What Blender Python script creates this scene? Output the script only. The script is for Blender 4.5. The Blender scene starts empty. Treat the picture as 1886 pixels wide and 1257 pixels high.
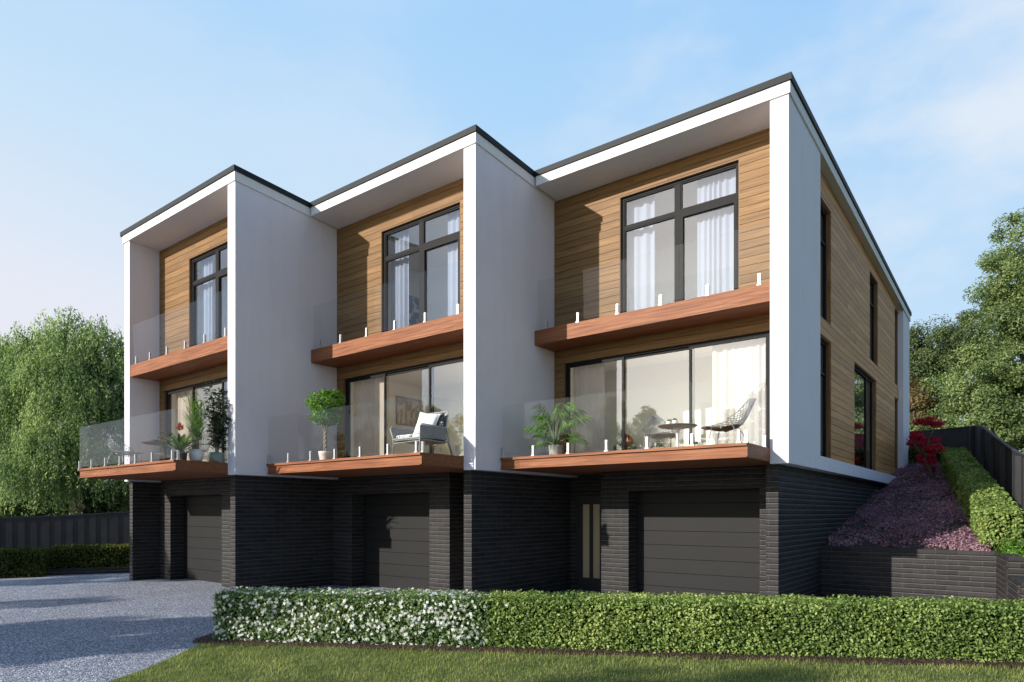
import bpy, math, random
import numpy as np
from mathutils import Vector

R_ = math.radians
rng = np.random.default_rng(11)
random.seed(5)
SC = bpy.context.scene
COL = SC.collection

# ------------------------------------------------------------------ camera, sky, sun, exposure
cam_d = bpy.data.cameras.new("camera")
cam = bpy.data.objects.new("camera", cam_d)
COL.objects.link(cam)
cam.location = (3.15, -11.641, 1.84)
cam.rotation_euler = (R_(90), 0, R_(37.73))
cam_d.sensor_width = 36.0
cam_d.lens = 1225.0 / 1886.0 * 36.0
cam_d.shift_y = (943.5 - 628.5) / 1886.0
cam_d.clip_start = 0.05
cam_d.clip_end = 3000
SC.camera = cam

SUN_EL, SUN_AZ = 20.4, 203.3          # elevation; compass-like angle from +Y towards +X
world = bpy.data.worlds.new("World")
SC.world = world
world.use_nodes = True
wn, wl = world.node_tree.nodes, world.node_tree.links
wn.clear()
w_out = wn.new("ShaderNodeOutputWorld")
w_bg = wn.new("ShaderNodeBackground")
w_sky = wn.new("ShaderNodeTexSky")
w_sky.sky_type = 'NISHITA'
w_sky.sun_disc = False
w_sky.sun_elevation = R_(SUN_EL)
w_sky.sun_rotation = R_(SUN_AZ)
w_sky.air_density = 1.0
w_sky.dust_density = 0.6
w_sky.ozone_density = 2.0
SKY = 0.14
w_bg.inputs['Strength'].default_value = SKY
# added bright colours and soft cloud, masked to limit fill on the walls, cover the north-west half of the sky (the half the lens looks at)
w_tc = wn.new("ShaderNodeTexCoord")
def w_dot(v):
    n = wn.new("ShaderNodeVectorMath"); n.operation = 'DOT_PRODUCT'; n.inputs[1].default_value = v
    wl.new(w_tc.outputs['Generated'], n.inputs[0]); return n.outputs['Value']
def w_math(op, a, b, c=None, clamp=False):
    n = wn.new("ShaderNodeMath"); n.operation = op; n.use_clamp = clamp
    for i, x in enumerate((a, b, c)):
        if x is None: continue
        if isinstance(x, (int, float)): n.inputs[i].default_value = x
        else: wl.new(x, n.inputs[i])
    return n.outputs[0]
w_mask = wn.new("ShaderNodeMapRange"); w_mask.interpolation_type = 'SMOOTHSTEP'
w_mask.inputs['From Min'].default_value = -0.22; w_mask.inputs['From Max'].default_value = 0.60
wl.new(w_dot((-0.61, 0.79, 0.0)), w_mask.inputs['Value'])
w_q = w_math('MULTIPLY_ADD', w_dot((0.79, 0.61, 0.0)), 0.24, w_dot((0.0, 0.0, 1.0)))
w_ramp = wn.new("ShaderNodeValToRGB")
cr = w_ramp.color_ramp.elements
while len(cr) < 5: cr.new(0.5)
for e_, (p_, c_) in zip(cr, ((0.0, (0.87, 0.85, 0.92)), (0.15, (0.80, 0.855, 0.96)), (0.33, (0.60, 0.79, 0.98)), (0.52, (0.44, 0.70, 0.99)), (0.78, (0.32, 0.60, 0.98)))):
    e_.position = p_; e_.color = (*c_, 1)
wl.new(w_q, w_ramp.inputs['Fac'])
w_map = wn.new("ShaderNodeMapping")
w_map.inputs['Scale'].default_value = (1.3, 1.3, 2.6)
w_map.inputs['Location'].default_value = (0.9, 0.35, 0.6)
w_noise = wn.new("ShaderNodeTexNoise")
w_noise.inputs['Scale'].default_value = 1.6
w_noise.inputs['Detail'].default_value = 8
w_noise.inputs['Roughness'].default_value = 0.55
wl.new(w_tc.outputs['Generated'], w_map.inputs['Vector'])
wl.new(w_map.outputs['Vector'], w_noise.inputs['Vector'])
w_cl = wn.new("ShaderNodeMapRange"); w_cl.interpolation_type = 'SMOOTHSTEP'
w_cl.inputs['From Min'].default_value = 0.46; w_cl.inputs['From Max'].default_value = 0.70; w_cl.inputs['To Max'].default_value = 0.5
wl.new(w_noise.outputs['Fac'], w_cl.inputs['Value'])
w_white = wn.new("ShaderNodeMixRGB"); w_white.inputs['Color2'].default_value = (0.90, 0.93, 0.97, 1)
wl.new(w_math('MULTIPLY', w_cl.outputs['Result'], w_math('MULTIPLY_ADD', w_dot((0.79, 0.61, 0.0)), 1.3, 0.75), clamp=True), w_white.inputs['Fac']); wl.new(w_ramp.outputs['Color'], w_white.inputs['Color1'])
w_gain = wn.new("ShaderNodeMixRGB"); w_gain.blend_type = 'MULTIPLY'; w_gain.inputs['Fac'].default_value = 1.0
w_gain.inputs['Color2'].default_value = (0.76 / SKY, 0.76 / SKY, 0.76 / SKY, 1)
wl.new(w_white.outputs['Color'], w_gain.inputs['Color1'])
w_mix = wn.new("ShaderNodeMixRGB")
wl.new(w_mask.outputs['Result'], w_mix.inputs['Fac'])
wl.new(w_sky.outputs['Color'], w_mix.inputs['Color1'])
wl.new(w_gain.outputs['Color'], w_mix.inputs['Color2'])
wl.new(w_mix.outputs['Color'], w_bg.inputs['Color'])
wl.new(w_bg.outputs['Background'], w_out.inputs['Surface'])

sun_d = bpy.data.lights.new("sun", 'SUN')
sun_d.energy = 5.0
sun_d.angle = R_(0.55)
sun_d.color = (1.0, 0.93, 0.84)
sun = bpy.data.objects.new("sun", sun_d)
COL.objects.link(sun)
sun.rotation_euler = Vector((0.43, 1.0, -0.405)).to_track_quat('-Z', 'Y').to_euler()
SC.view_settings.view_transform = 'Standard'
SC.view_settings.look = 'None'
SC.view_settings.exposure = 0.35
SC.view_settings.gamma = 1.0
SC.cycles.max_bounces = 8
SC.cycles.transparent_max_bounces = 24
SC.cycles.caustics_reflective = False
SC.cycles.caustics_refractive = False

# ------------------------------------------------------------------ helpers
class MB:
    """collects polygons and links them as ONE mesh object"""
    def __init__(s): s.v = []; s.f = []
    def face(s, pts):
        n = len(s.v); s.v += [tuple(p) for p in pts]; s.f.append(tuple(range(n, n + len(pts))))
    def hexa(s, p):
        """8 points: bottom ring 0-3 (ccw from above), top ring 4-7"""
        n = len(s.v); s.v += [tuple(q) for q in p]
        for f in ((3, 2, 1, 0), (4, 5, 6, 7), (0, 1, 5, 4), (1, 2, 6, 5), (2, 3, 7, 6), (3, 0, 4, 7)):
            s.f.append(tuple(n + i for i in f))
    def box(s, x0, x1, y0, y1, z0, z1):
        s.hexa([(x0, y0, z0), (x1, y0, z0), (x1, y1, z0), (x0, y1, z0), (x0, y0, z1), (x1, y0, z1), (x1, y1, z1), (x0, y1, z1)])
    def prism(s, ring, off):
        """ring of 3-D points extruded by off"""
        n = len(s.v); k = len(ring); o = Vector(off)
        s.v += [tuple(Vector(p)) for p in ring] + [tuple(Vector(p) + o) for p in ring]
        s.f.append(tuple(n + i for i in range(k)))
        s.f.append(tuple(n + k + i for i in reversed(range(k))))
        for i in range(k):
            j = (i + 1) % k
            s.f.append((n + j, n + i, n + k + i, n + k + j))
    def tube(s, pts, r, sides=6, caps=True):
        pts = [Vector(p) for p in pts]; m = len(pts)
        rr = r if isinstance(r, (list, tuple)) else [r] * m
        n0 = len(s.v); up = None
        for i, p in enumerate(pts):
            t = (pts[min(i + 1, m - 1)] - pts[max(i - 1, 0)])
            t = t.normalized() if t.length > 1e-9 else Vector((0, 0, 1))
            if up is None:
                up = Vector((0, 0, 1)) if abs(t.z) < 0.9 else Vector((1, 0, 0))
            a = t.cross(up)
            a = a.normalized() if a.length > 1e-6 else t.orthogonal().normalized()
            b = a.cross(t).normalized(); up = b
            for k in range(sides):
                an = 2 * math.pi * k / sides
                s.v.append(tuple(p + (a * math.cos(an) + b * math.sin(an)) * rr[i]))
        for i in range(m - 1):
            for k in range(sides):
                k2 = (k + 1) % sides
                s.f.append((n0 + i * sides + k, n0 + i * sides + k2, n0 + (i + 1) * sides + k2, n0 + (i + 1) * sides + k))
        if caps:
            s.f.append(tuple(n0 + k for k in reversed(range(sides))))
            s.f.append(tuple(n0 + (m - 1) * sides + k for k in range(sides)))
    def lathe(s, prof, seg=24, c=(0, 0)):
        n0 = len(s.v)
        for r, z in prof:
            for k in range(seg):
                a = 2 * math.pi * k / seg
                s.v.append((c[0] + r * math.cos(a), c[1] + r * math.sin(a), z))
        for i in range(len(prof) - 1):
            for k in range(seg):
                k2 = (k + 1) % seg
                s.f.append((n0 + i * seg + k, n0 + i * seg + k2, n0 + (i + 1) * seg + k2, n0 + (i + 1) * seg + k))
        s.f.append(tuple(n0 + k for k in reversed(range(seg))))
        s.f.append(tuple(n0 + (len(prof) - 1) * seg + k for k in range(seg)))
    def build(s, name, mat, parent=None, smooth=False, bevel=0.0):
        me = bpy.data.meshes.new(name)
        me.from_pydata(s.v, [], s.f)
        uv = me.uv_layers.new(name="UVMap")
        for p in me.polygons:                       # box-projected UV in metres
            n = p.normal; ax = max(range(3), key=lambda i: abs(n[i]))
            for li in p.loop_indices:
                c = me.vertices[me.loops[li].vertex_index].co
                uv.data[li].uv = (c.y, c.z) if ax == 0 else ((c.x, c.z) if ax == 1 else (c.x, c.y))
        if smooth:
            me.polygons.foreach_set('use_smooth', [True] * len(me.polygons))
        me.materials.append(mat)
        o = bpy.data.objects.new(name, me)
        COL.objects.link(o)
        if parent: o.parent = parent
        if bevel:
            b = o.modifiers.new("bevel", 'BEVEL'); b.width = bevel; b.segments = 2; b.limit_method = 'ANGLE'
        return o

def mesh_np(name, verts, faces, mat, parent=None, smooth=False):
    """verts (N,3), faces (M,k) numpy arrays -> one mesh object"""
    me = bpy.data.meshes.new(name)
    N, (M, k) = len(verts), faces.shape
    me.vertices.add(N); me.loops.add(M * k); me.polygons.add(M)
    me.vertices.foreach_set('co', np.asarray(verts, np.float32).ravel())
    me.loops.foreach_set('vertex_index', np.asarray(faces, np.int32).ravel())
    me.polygons.foreach_set('loop_start', np.arange(0, M * k, k, dtype=np.int32))
    me.update(calc_edges=True)
    if smooth: me.polygons.foreach_set('use_smooth', np.ones(M, bool))
    me.materials.append(mat)
    o = bpy.data.objects.new(name, me)
    COL.objects.link(o)
    if parent: o.parent = parent
    return o

def unit(a): return a / np.maximum(np.linalg.norm(a, axis=-1, keepdims=True), 1e-9)

def leaf_geo(c, n, L, W=0.55, d=None, fold=0.12):
    """one folded diamond leaf per row of c; n = leaf normal; d = pointing direction (optional)"""
    m = len(c)
    n = unit(n)
    if d is None: d = rng.normal(size=(m, 3))
    d = unit(d - n * np.sum(d * n, 1, keepdims=True))
    s = np.cross(n, d)
    L = np.broadcast_to(np.asarray(L, float), (m,))[:, None]
    w = L * W * 0.5
    a = c - d * L * 0.5
    b = c + s * w + n * L * fold - d * L * 0.08
    t = c + d * L * 0.5
    e = c - s * w + n * L * fold - d * L * 0.08
    v = np.stack([a, b, t, e], 1).reshape(-1, 3)
    f = np.arange(m * 4).reshape(m, 4)
    return v, f

def tag(o, label=None, cat=None, group=None, kind=None):
    if label: o['label'] = label
    if cat: o['category'] = cat
    if group: o['group'] = group
    if kind: o['kind'] = kind
    return o

def thing(name, loc, label, cat, group=None, rz=0.0):
    o = bpy.data.objects.new(name, None)
    o.empty_display_size = 0.3
    COL.objects.link(o)
    o.location = loc; o.rotation_euler = (0, 0, rz)
    return tag(o, label, cat, group)

# ------------------------------------------------------------------ materials
def new_mat(name):
    m = bpy.data.materials.new(name); m.use_nodes = True
    nt = m.node_tree; nt.nodes.clear()
    out = nt.nodes.new("ShaderNodeOutputMaterial")
    return m, nt, out

def N(nt, typ, **kw):
    n = nt.nodes.new(typ)
    for k, v in kw.items():
        if k in n.inputs: n.inputs[k].default_value = v
        else: setattr(n, k, v)
    return n

def ramp(nt, stops):
    r = nt.nodes.new("ShaderNodeValToRGB")
    e = r.color_ramp.elements
    while len(e) < len(stops): e.new(0.5)
    for i, (p, c) in enumerate(stops):
        e[i].position = p; e[i].color = (*c, 1) if len(c) == 3 else c
    return r

def bump(nt, height, strength, dist, bsdf):
    b = N(nt, "ShaderNodeBump", Strength=strength, Distance=dist)
    nt.links.new(height, b.inputs['Height']); nt.links.new(b.outputs['Normal'], bsdf.inputs['Normal'])
    return b

def principled(nt, out, col=(0.5, 0.5, 0.5), rough=0.6, metal=0.0, spec=0.5):
    p = N(nt, "ShaderNodeBsdfPrincipled", Roughness=rough, Metallic=metal)
    p.inputs['Base Color'].default_value = (*col, 1)
    p.inputs['Specular IOR Level'].default_value = spec
    nt.links.new(p.outputs['BSDF'], out.inputs['Surface'])
    return p

def mat_plain(name, col, rough=0.6, metal=0.0, spec=0.5, var=0.0, scale=6.0, bmp=0.0, bscale=120.0):
    m, nt, out = new_mat(name)
    p = principled(nt, out, col, rough, metal, spec)
    tc = N(nt, "ShaderNodeTexCoord")
    if var:
        nz = N(nt, "ShaderNodeTexNoise", Scale=scale, Detail=6.0, Roughness=0.6)
        nt.links.new(tc.outputs['Object'], nz.inputs['Vector'])
        r = ramp(nt, [(0.25, tuple(c * (1 - var) for c in col)), (0.75, tuple(min(1, c * (1 + var)) for c in col))])
        nt.links.new(nz.outputs['Fac'], r.inputs['Fac']); nt.links.new(r.outputs['Color'], p.inputs['Base Color'])
    if bmp:
        nb = N(nt, "ShaderNodeTexNoise", Scale=bscale, Detail=4.0)
        nt.links.new(tc.outputs['Object'], nb.inputs['Vector'])
        bump(nt, nb.outputs['Fac'], bmp, 0.01, p)
    return m

def mat_wood(name, dark, mid, light, axis=0, rough=0.55, grain=1.0):
    """boards run along the axis; each board (mesh island) gets its own tone"""
    m, nt, out = new_mat(name)
    p = principled(nt, out, mid, rough, spec=0.22)
    tc = N(nt, "ShaderNodeTexCoord"); mp = N(nt, "ShaderNodeMapping")
    sc = [26.0, 26.0, 26.0]; sc[axis] = 1.1
    mp.inputs['Scale'].default_value = sc
    geo = N(nt, "ShaderNodeNewGeometry")
    add = N(nt, "ShaderNodeVectorMath", operation='ADD')
    mul = N(nt, "ShaderNodeMath", operation='MULTIPLY'); mul.inputs[1].default_value = 37.0
    nt.links.new(geo.outputs['Random Per Island'], mul.inputs[0])
    nt.links.new(tc.outputs['Object'], mp.inputs['Vector'])
    nt.links.new(mp.outputs['Vector'], add.inputs[0]); nt.links.new(mul.outputs[0], add.inputs[1])
    nz = N(nt, "ShaderNodeTexNoise", Scale=1.0, Detail=7.0, Roughness=0.62, Distortion=0.6)
    nt.links.new(add.outputs['Vector'], nz.inputs['Vector'])
    r = ramp(nt, [(0.28, dark), (0.52, mid), (0.75, light)])
    nt.links.new(nz.outputs['Fac'], r.inputs['Fac'])
    hsv = N(nt, "ShaderNodeHueSaturation")
    mr = N(nt, "ShaderNodeMapRange"); mr.inputs['To Min'].default_value = 1 - 0.22 * grain; mr.inputs['To Max'].default_value = 1 + 0.16 * grain
    nt.links.new(geo.outputs['Random Per Island'], mr.inputs['Value'])
    nt.links.new(mr.outputs['Result'], hsv.inputs['Value']); nt.links.new(r.outputs['Color'], hsv.inputs['Color'])
    nt.links.new(hsv.outputs['Color'], p.inputs['Base Color'])
    bump(nt, nz.outputs['Fac'], 0.25, 0.004, p)
    return m

def mat_brick(name):
    m, nt, out = new_mat(name)
    p = principled(nt, out, (0.05, 0.05, 0.05), 0.7, spec=0.25)
    uv = N(nt, "ShaderNodeUVMap")
    bt = N(nt, "ShaderNodeTexBrick")
    bt.offset = 0.5; bt.squash = 1.0
    bt.inputs['Scale'].default_value = 1.0
    bt.inputs['Brick Width'].default_value = 0.36
    bt.inputs['Row Height'].default_value = 0.0945
    bt.inputs['Mortar Size'].default_value = 0.006
    bt.inputs['Mortar Smooth'].default_value = 0.3
    bt.inputs['Bias'].default_value = 0.0
    bt.inputs['Color1'].default_value = (0.021, 0.020, 0.021, 1)
    bt.inputs['Color2'].default_value = (0.036, 0.034, 0.034, 1)
    bt.inputs['Mortar'].default_value = (0.03, 0.029, 0.028, 1)
    nt.links.new(uv.outputs['UV'], bt.inputs['Vector'])
    sx = N(nt, "ShaderNodeSeparateXYZ"); nt.links.new(uv.outputs['UV'], sx.inputs['Vector'])
    def mth(op, a_, b_=None, c_=None):
        n_ = N(nt, "ShaderNodeMath", operation=op)
        for i_, q_ in enumerate((a_, b_, c_)):
            if q_ is None: continue
            if isinstance(q_, (int, float)): n_.inputs[i_].default_value = q_
            else: nt.links.new(q_, n_.inputs[i_])
        return n_.outputs[0]
    fr = mth('FRACT', mth('DIVIDE', sx.outputs['Y'], 0.0945))                 # 0..1 up each course
    edge = mth('MINIMUM', fr, mth('SUBTRACT', 1.0, fr))
    bed = N(nt, "ShaderNodeMapRange", interpolation_type='SMOOTHSTEP')
    bed.inputs['From Min'].default_value = 0.035; bed.inputs['From Max'].default_value = 0.085
    bed.inputs['To Min'].default_value = 1.0; bed.inputs['To Max'].default_value = 0.0
    nt.links.new(edge, bed.inputs['Value'])
    joint = mth('MAXIMUM', bed.outputs['Result'], mth('MULTIPLY', bt.outputs['Fac'], 0.45))
    nz = N(nt, "ShaderNodeTexNoise", Scale=9.0, Detail=7.0, Roughness=0.7)
    nt.links.new(uv.outputs['UV'], nz.inputs['Vector'])
    mr = N(nt, "ShaderNodeMapRange"); mr.inputs['To Min'].default_value = 0.5; mr.inputs['To Max'].default_value = 1.5
    nt.links.new(nz.outputs['Fac'], mr.inputs['Value'])
    jc = N(nt, "ShaderNodeMixRGB"); jc.inputs['Color2'].default_value = (0.105, 0.10, 0.096, 1)
    nt.links.new(joint, jc.inputs['Fac']); nt.links.new(bt.outputs['Color'], jc.inputs['Color1'])
    mx = N(nt, "ShaderNodeMixRGB", blend_type='MULTIPLY'); mx.inputs['Fac'].default_value = 1.0
    nt.links.new(jc.outputs['Color'], mx.inputs['Color1']); nt.links.new(mr.outputs['Result'], mx.inputs['Color2'])
    nt.links.new(mx.outputs['Color'], p.inputs['Base Color'])
    # height: joints stand back, each long brick is slightly pillowed and uneven
    pil = N(nt, "ShaderNodeMapRange", interpolation_type='SMOOTHSTEP'); pil.inputs['From Max'].default_value = 0.30
    nt.links.new(edge, pil.inputs['Value'])
    hgt_ = mth('ADD', mth('MULTIPLY', nz.outputs['Fac'], 0.25), mth('MULTIPLY', pil.outputs['Result'], mth('SUBTRACT', 1.0, mth('MULTIPLY', bt.outputs['Fac'], 0.6))))
    bump(nt, hgt_, 0.9, 0.016, p)
    return m

def mat_glass(name, tint, base, k, rough=0.0, solid=False):
    """thin pane: see-through with a fresnel mirror"""
    m, nt, out = new_mat(name)
    tr = N(nt, "ShaderNodeBsdfTransparent"); tr.inputs['Color'].default_value = (*tint, 1)
    gl = N(nt, "ShaderNodeBsdfGlossy", Roughness=rough); gl.inputs['Color'].default_value = (0.95, 0.97, 1.0, 1)
    lw = N(nt, "ShaderNodeLayerWeight", Blend=0.5)          # facing = 1 - |cos|
    pw = N(nt, "ShaderNodeMath", operation='POWER'); pw.inputs[1].default_value = 4.0
    ma = N(nt, "ShaderNodeMath", operation='MULTIPLY_ADD', use_clamp=True); ma.inputs[1].default_value = k; ma.inputs[2].default_value = base
    mx = N(nt, "ShaderNodeMixShader")
    nt.links.new(lw.outputs['Facing'], pw.inputs[0]); nt.links.new(pw.outputs[0], ma.inputs[0])
    if solid:                                                # a slab of glass: only its outer side mirrors
        ge = N(nt, "ShaderNodeNewGeometry")
        iv = N(nt, "ShaderNodeMath", operation='SUBTRACT'); iv.inputs[0].default_value = 1.0
        mu = N(nt, "ShaderNodeMath", operation='MULTIPLY')
        nt.links.new(ge.outputs['Backfacing'], iv.inputs[1]); nt.links.new(iv.outputs[0], mu.inputs[0]); nt.links.new(ma.outputs[0], mu.inputs[1])
        nt.links.new(mu.outputs[0], mx.inputs['Fac'])
    else:
        nt.links.new(ma.outputs[0], mx.inputs['Fac'])
    nt.links.new(tr.outputs[0], mx.inputs[1]); nt.links.new(gl.outputs[0], mx.inputs[2])
    nt.links.new(mx.outputs[0], out.inputs['Surface'])
    return m

def mat_leaf(name, a, b, c, transl=0.35, gloss=0.06, nscale=0.8, rough=0.4):
    """leaf tone varies from leaf to leaf and, slowly, from spray to spray"""
    m, nt, out = new_mat(name)
    geo = N(nt, "ShaderNodeNewGeometry"); tc = N(nt, "ShaderNodeTexCoord")
    nz = N(nt, "ShaderNodeTexNoise", Scale=nscale, Detail=3.0)
    nt.links.new(tc.outputs['Object'], nz.inputs['Vector'])
    ad = N(nt, "ShaderNodeMath", operation='MULTIPLY_ADD'); ad.inputs[1].default_value = 0.62
    sb = N(nt, "ShaderNodeMath", operation='MULTIPLY_ADD'); sb.inputs[1].default_value = 1.3; sb.inputs[2].default_value = -0.46
    nt.links.new(nz.outputs['Fac'], sb.inputs[0])
    nt.links.new(geo.outputs['Random Per Island'], ad.inputs[0]); nt.links.new(sb.outputs[0], ad.inputs[2])
    r = ramp(nt, [(0.05, a), (0.5, b), (0.95, c)])
    nt.links.new(ad.outputs[0], r.inputs['Fac'])
    df = N(nt, "ShaderNodeBsdfDiffuse"); tl = N(nt, "ShaderNodeBsdfTranslucent")
    gl = N(nt, "ShaderNodeBsdfGlossy", Roughness=rough)
    hs = N(nt, "ShaderNodeHueSaturation", Saturation=1.15, Value=1.25)
    nt.links.new(r.outputs['Color'], df.inputs['Color'])
    nt.links.new(r.outputs['Color'], hs.inputs['Color']); nt.links.new(hs.outputs['Color'], tl.inputs['Color'])
    m1 = N(nt, "ShaderNodeMixShader"); m1.inputs['Fac'].default_value = transl
    m2 = N(nt, "ShaderNodeMixShader"); m2.inputs['Fac'].default_value = gloss
    nt.links.new(df.outputs[0], m1.inputs[1]); nt.links.new(tl.outputs[0], m1.inputs[2])
    nt.links.new(m1.outputs[0], m2.inputs[1]); nt.links.new(gl.outputs[0], m2.inputs[2])
    nt.links.new(m2.outputs[0], out.inputs['Surface'])
    return m

def mat_curtain(name, col):
    m, nt, out = new_mat(name)
    df = N(nt, "ShaderNodeBsdfDiffuse"); df.inputs['Color'].default_value = (*col, 1)
    tl = N(nt, "ShaderNodeBsdfTranslucent"); tl.inputs['Color'].default_value = (*col, 1)
    tp = N(nt, "ShaderNodeBsdfTransparent")
    m1 = N(nt, "ShaderNodeMixShader"); m1.inputs['Fac'].default_value = 0.35
    m2 = N(nt, "ShaderNodeMixShader"); m2.inputs['Fac'].default_value = 0.10
    nt.links.new(df.outputs[0], m1.inputs[1]); nt.links.new(tl.outputs[0], m1.inputs[2])
    nt.links.new(m1.outputs[0], m2.inputs[1]); nt.links.new(tp.outputs[0], m2.inputs[2])
    nt.links.new(m2.outputs[0], out.inputs['Surface'])
    return m

def mat_speckle(name, stops, scale, rough=0.85, bmp=0.5, big=None):
    """gravel / mulch: random-toned cells with relief"""
    m, nt, out = new_mat(name)
    p = principled(nt, out, (0.2, 0.2, 0.2), rough, spec=0.3)
    tc = N(nt, "ShaderNodeTexCoord")
    vo = N(nt, "ShaderNodeTexVoronoi", Scale=scale)
    nt.links.new(tc.outputs['Object'], vo.inputs['Vector'])
    sp = N(nt, "ShaderNodeSeparateColor")
    nt.links.new(vo.outputs['Color'], sp.inputs['Color'])
    r = ramp(nt, stops)
    nt.links.new(sp.outputs['Red'], r.inputs['Fac'])
    nz = N(nt, "ShaderNodeTexNoise", Scale=big or 0.7, Detail=5.0)
    nt.links.new(tc.outputs['Object'], nz.inputs['Vector'])
    mr = N(nt, "ShaderNodeMapRange"); mr.inputs['To Min'].default_value = 0.78; mr.inputs['To Max'].default_value = 1.22
    nt.links.new(nz.outputs['Fac'], mr.inputs['Value'])
    mx = N(nt, "ShaderNodeMixRGB", blend_type='MULTIPLY'); mx.inputs['Fac'].default_value = 1.0
    nt.links.new(r.outputs['Color'], mx.inputs['Color1']); nt.links.new(mr.outputs['Result'], mx.inputs['Color2'])
    nt.links.new(mx.outputs['Color'], p.inputs['Base Color'])
    iv = N(nt, "ShaderNodeMath", operation='SUBTRACT'); iv.inputs[0].default_value = 1.0
    nt.links.new(vo.outputs['Distance'], iv.inputs[1])
    bump(nt, iv.outputs[0], bmp, 0.02, p)
    return m

M = {}
def mat_render(name):
    m, nt, out = new_mat(name)
    p = principled(nt, out, (0.76, 0.76, 0.765), 0.88, spec=0.15)
    tc = N(nt, "ShaderNodeTexCoord")
    big = N(nt, "ShaderNodeTexNoise", Scale=0.9, Detail=7.0, Roughness=0.6)
    nt.links.new(tc.outputs['Object'], big.inputs['Vector'])
    mp = N(nt, "ShaderNodeMapping"); mp.inputs['Scale'].default_value = (3.0, 3.0, 0.35)
    st = N(nt, "ShaderNodeTexNoise", Scale=1.0, Detail=5.0, Roughness=0.6)
    nt.links.new(tc.outputs['Object'], mp.inputs['Vector']); nt.links.new(mp.outputs['Vector'], st.inputs['Vector'])
    ad = N(nt, "ShaderNodeMath", operation='ADD')
    nt.links.new(big.outputs['Fac'], ad.inputs[0]); nt.links.new(st.outputs['Fac'], ad.inputs[1])
    r = ramp(nt, [(0.36, (0.725, 0.70, 0.735)), (0.5, (0.76, 0.735, 0.78)), (0.64, (0.775, 0.75, 0.80))])
    hf = N(nt, "ShaderNodeMath", operation='MULTIPLY'); hf.inputs[1].default_value = 0.5
    nt.links.new(ad.outputs[0], hf.inputs[0]); nt.links.new(hf.outputs[0], r.inputs['Fac'])
    nt.links.new(r.outputs['Color'], p.inputs['Base Color'])
    fine = N(nt, "ShaderNodeTexNoise", Scale=85.0, Detail=4.0)
    nt.links.new(tc.outputs['Object'], fine.inputs['Vector'])
    bump(nt, fine.outputs['Fac'], 0.22, 0.01, p)
    return m
M['render'] = mat_render('white_render')
M['soffit'] = mat_plain('white_soffit', (0.74, 0.74, 0.74), 0.8, spec=0.2, var=0.03)
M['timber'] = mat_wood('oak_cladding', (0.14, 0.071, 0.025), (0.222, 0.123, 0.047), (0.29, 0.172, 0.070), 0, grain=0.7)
M['timber_side'] = mat_wood('oak_cladding_side', (0.36, 0.165, 0.052), (0.54, 0.265, 0.090), (0.66, 0.355, 0.135), 1)  # same oak, colour raised to offset the shade on the side wall
M['backing'] = mat_plain('cladding_backing', (0.05, 0.03, 0.018), 0.8)
M['reveal'] = mat_wood('oak_reveal', (0.13, 0.075, 0.035), (0.21, 0.125, 0.065), (0.28, 0.18, 0.095), 2)
M['deck'] = mat_wood('red_deck_timber', (0.112, 0.038, 0.015), (0.242, 0.088, 0.037), (0.365, 0.160, 0.075), 0, grain=0.7)
M['brick'] = mat_brick('charcoal_brick')
M['frame'] = mat_plain('black_aluminium', (0.010, 0.010, 0.011), 0.6, spec=0.15, var=0.1)
M['coping'] = mat_plain('charcoal_flashing', (0.013, 0.016, 0.019), 0.6, spec=0.25, var=0.12)
M['garage'] = mat_plain('grey_garage_paint', (0.0145, 0.0145, 0.015), 0.6, spec=0.2, var=0.08, scale=1.5)
M['door'] = mat_plain('dark_door_paint', (0.03, 0.027, 0.026), 0.45)
M['frosted'] = mat_plain('frosted_glass', (0.52, 0.41, 0.26), 0.35)
M['glass'] = mat_glass('window_glass', (0.975, 0.985, 0.985), 0.17, 0.8)
M['glass_sky_tint'] = mat_glass('upper_window_glass', (0.84, 0.91, 0.985), 0.16, 0.8)  # blue tint stands in for sky mirrored in the upper panes
M['glass_side'] = mat_glass('side_window_glass', (0.90, 0.93, 0.95), 0.30, 0.7)
M['balustrade'] = mat_glass('balustrade_glass', (0.96, 0.972, 0.972), 0.022, 0.5, solid=True)
M['steel'] = mat_plain('brushed_steel', (0.50, 0.51, 0.53), 0.4, metal=0.6)
M['room'] = mat_plain('room_paint', (0.95, 0.92, 0.85), 0.9, spec=0.1)
M['floor'] = mat_wood('room_floor', (0.66, 0.54, 0.38), (0.76, 0.64, 0.47), (0.82, 0.72, 0.56), 1, grain=0.4)
M['curtain'] = mat_curtain('sheer_white', (0.74, 0.72, 0.70))
M['sheer_dimmed'] = mat_curtain('sheer_dimmed', (0.60, 0.60, 0.66))  # the white sheer again, colour dimmed and cooled to look less lit
M['shade_beige'] = mat_curtain('sheer_shade_beige', (0.82, 0.73, 0.62))  # beige puts the shade behind the left panes into the cloth colour
M['bark'] = mat_plain('bark', (0.10, 0.075, 0.05), 0.9, var=0.4, scale=9, bmp=0.6, bscale=30)
M['bark_pale'] = mat_plain('pale_bark', (0.30, 0.25, 0.17), 0.85, var=0.3, scale=30)
M['fence'] = mat_plain('charcoal_fence_stain', (0.024, 0.025, 0.028), 0.75, var=0.35, scale=3)
M['drive'] = mat_speckle('driveway_gravel', [(0.0, (0.07, 0.08, 0.11)), (0.45, (0.19, 0.21, 0.26)), (0.8, (0.38, 0.40, 0.47)), (1.0, (0.78, 0.80, 0.86))], 62, bmp=0.6)
M['mulch'] = mat_speckle('bark_mulch', [(0.0, (0.018, 0.011, 0.008)), (0.6, (0.05, 0.03, 0.02)), (1.0, (0.11, 0.07, 0.05))], 45, bmp=0.9)
M['soil'] = mat_speckle('planting_soil', [(0.0, (0.02, 0.014, 0.012)), (1.0, (0.07, 0.05, 0.045))], 30, bmp=0.9)
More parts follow.
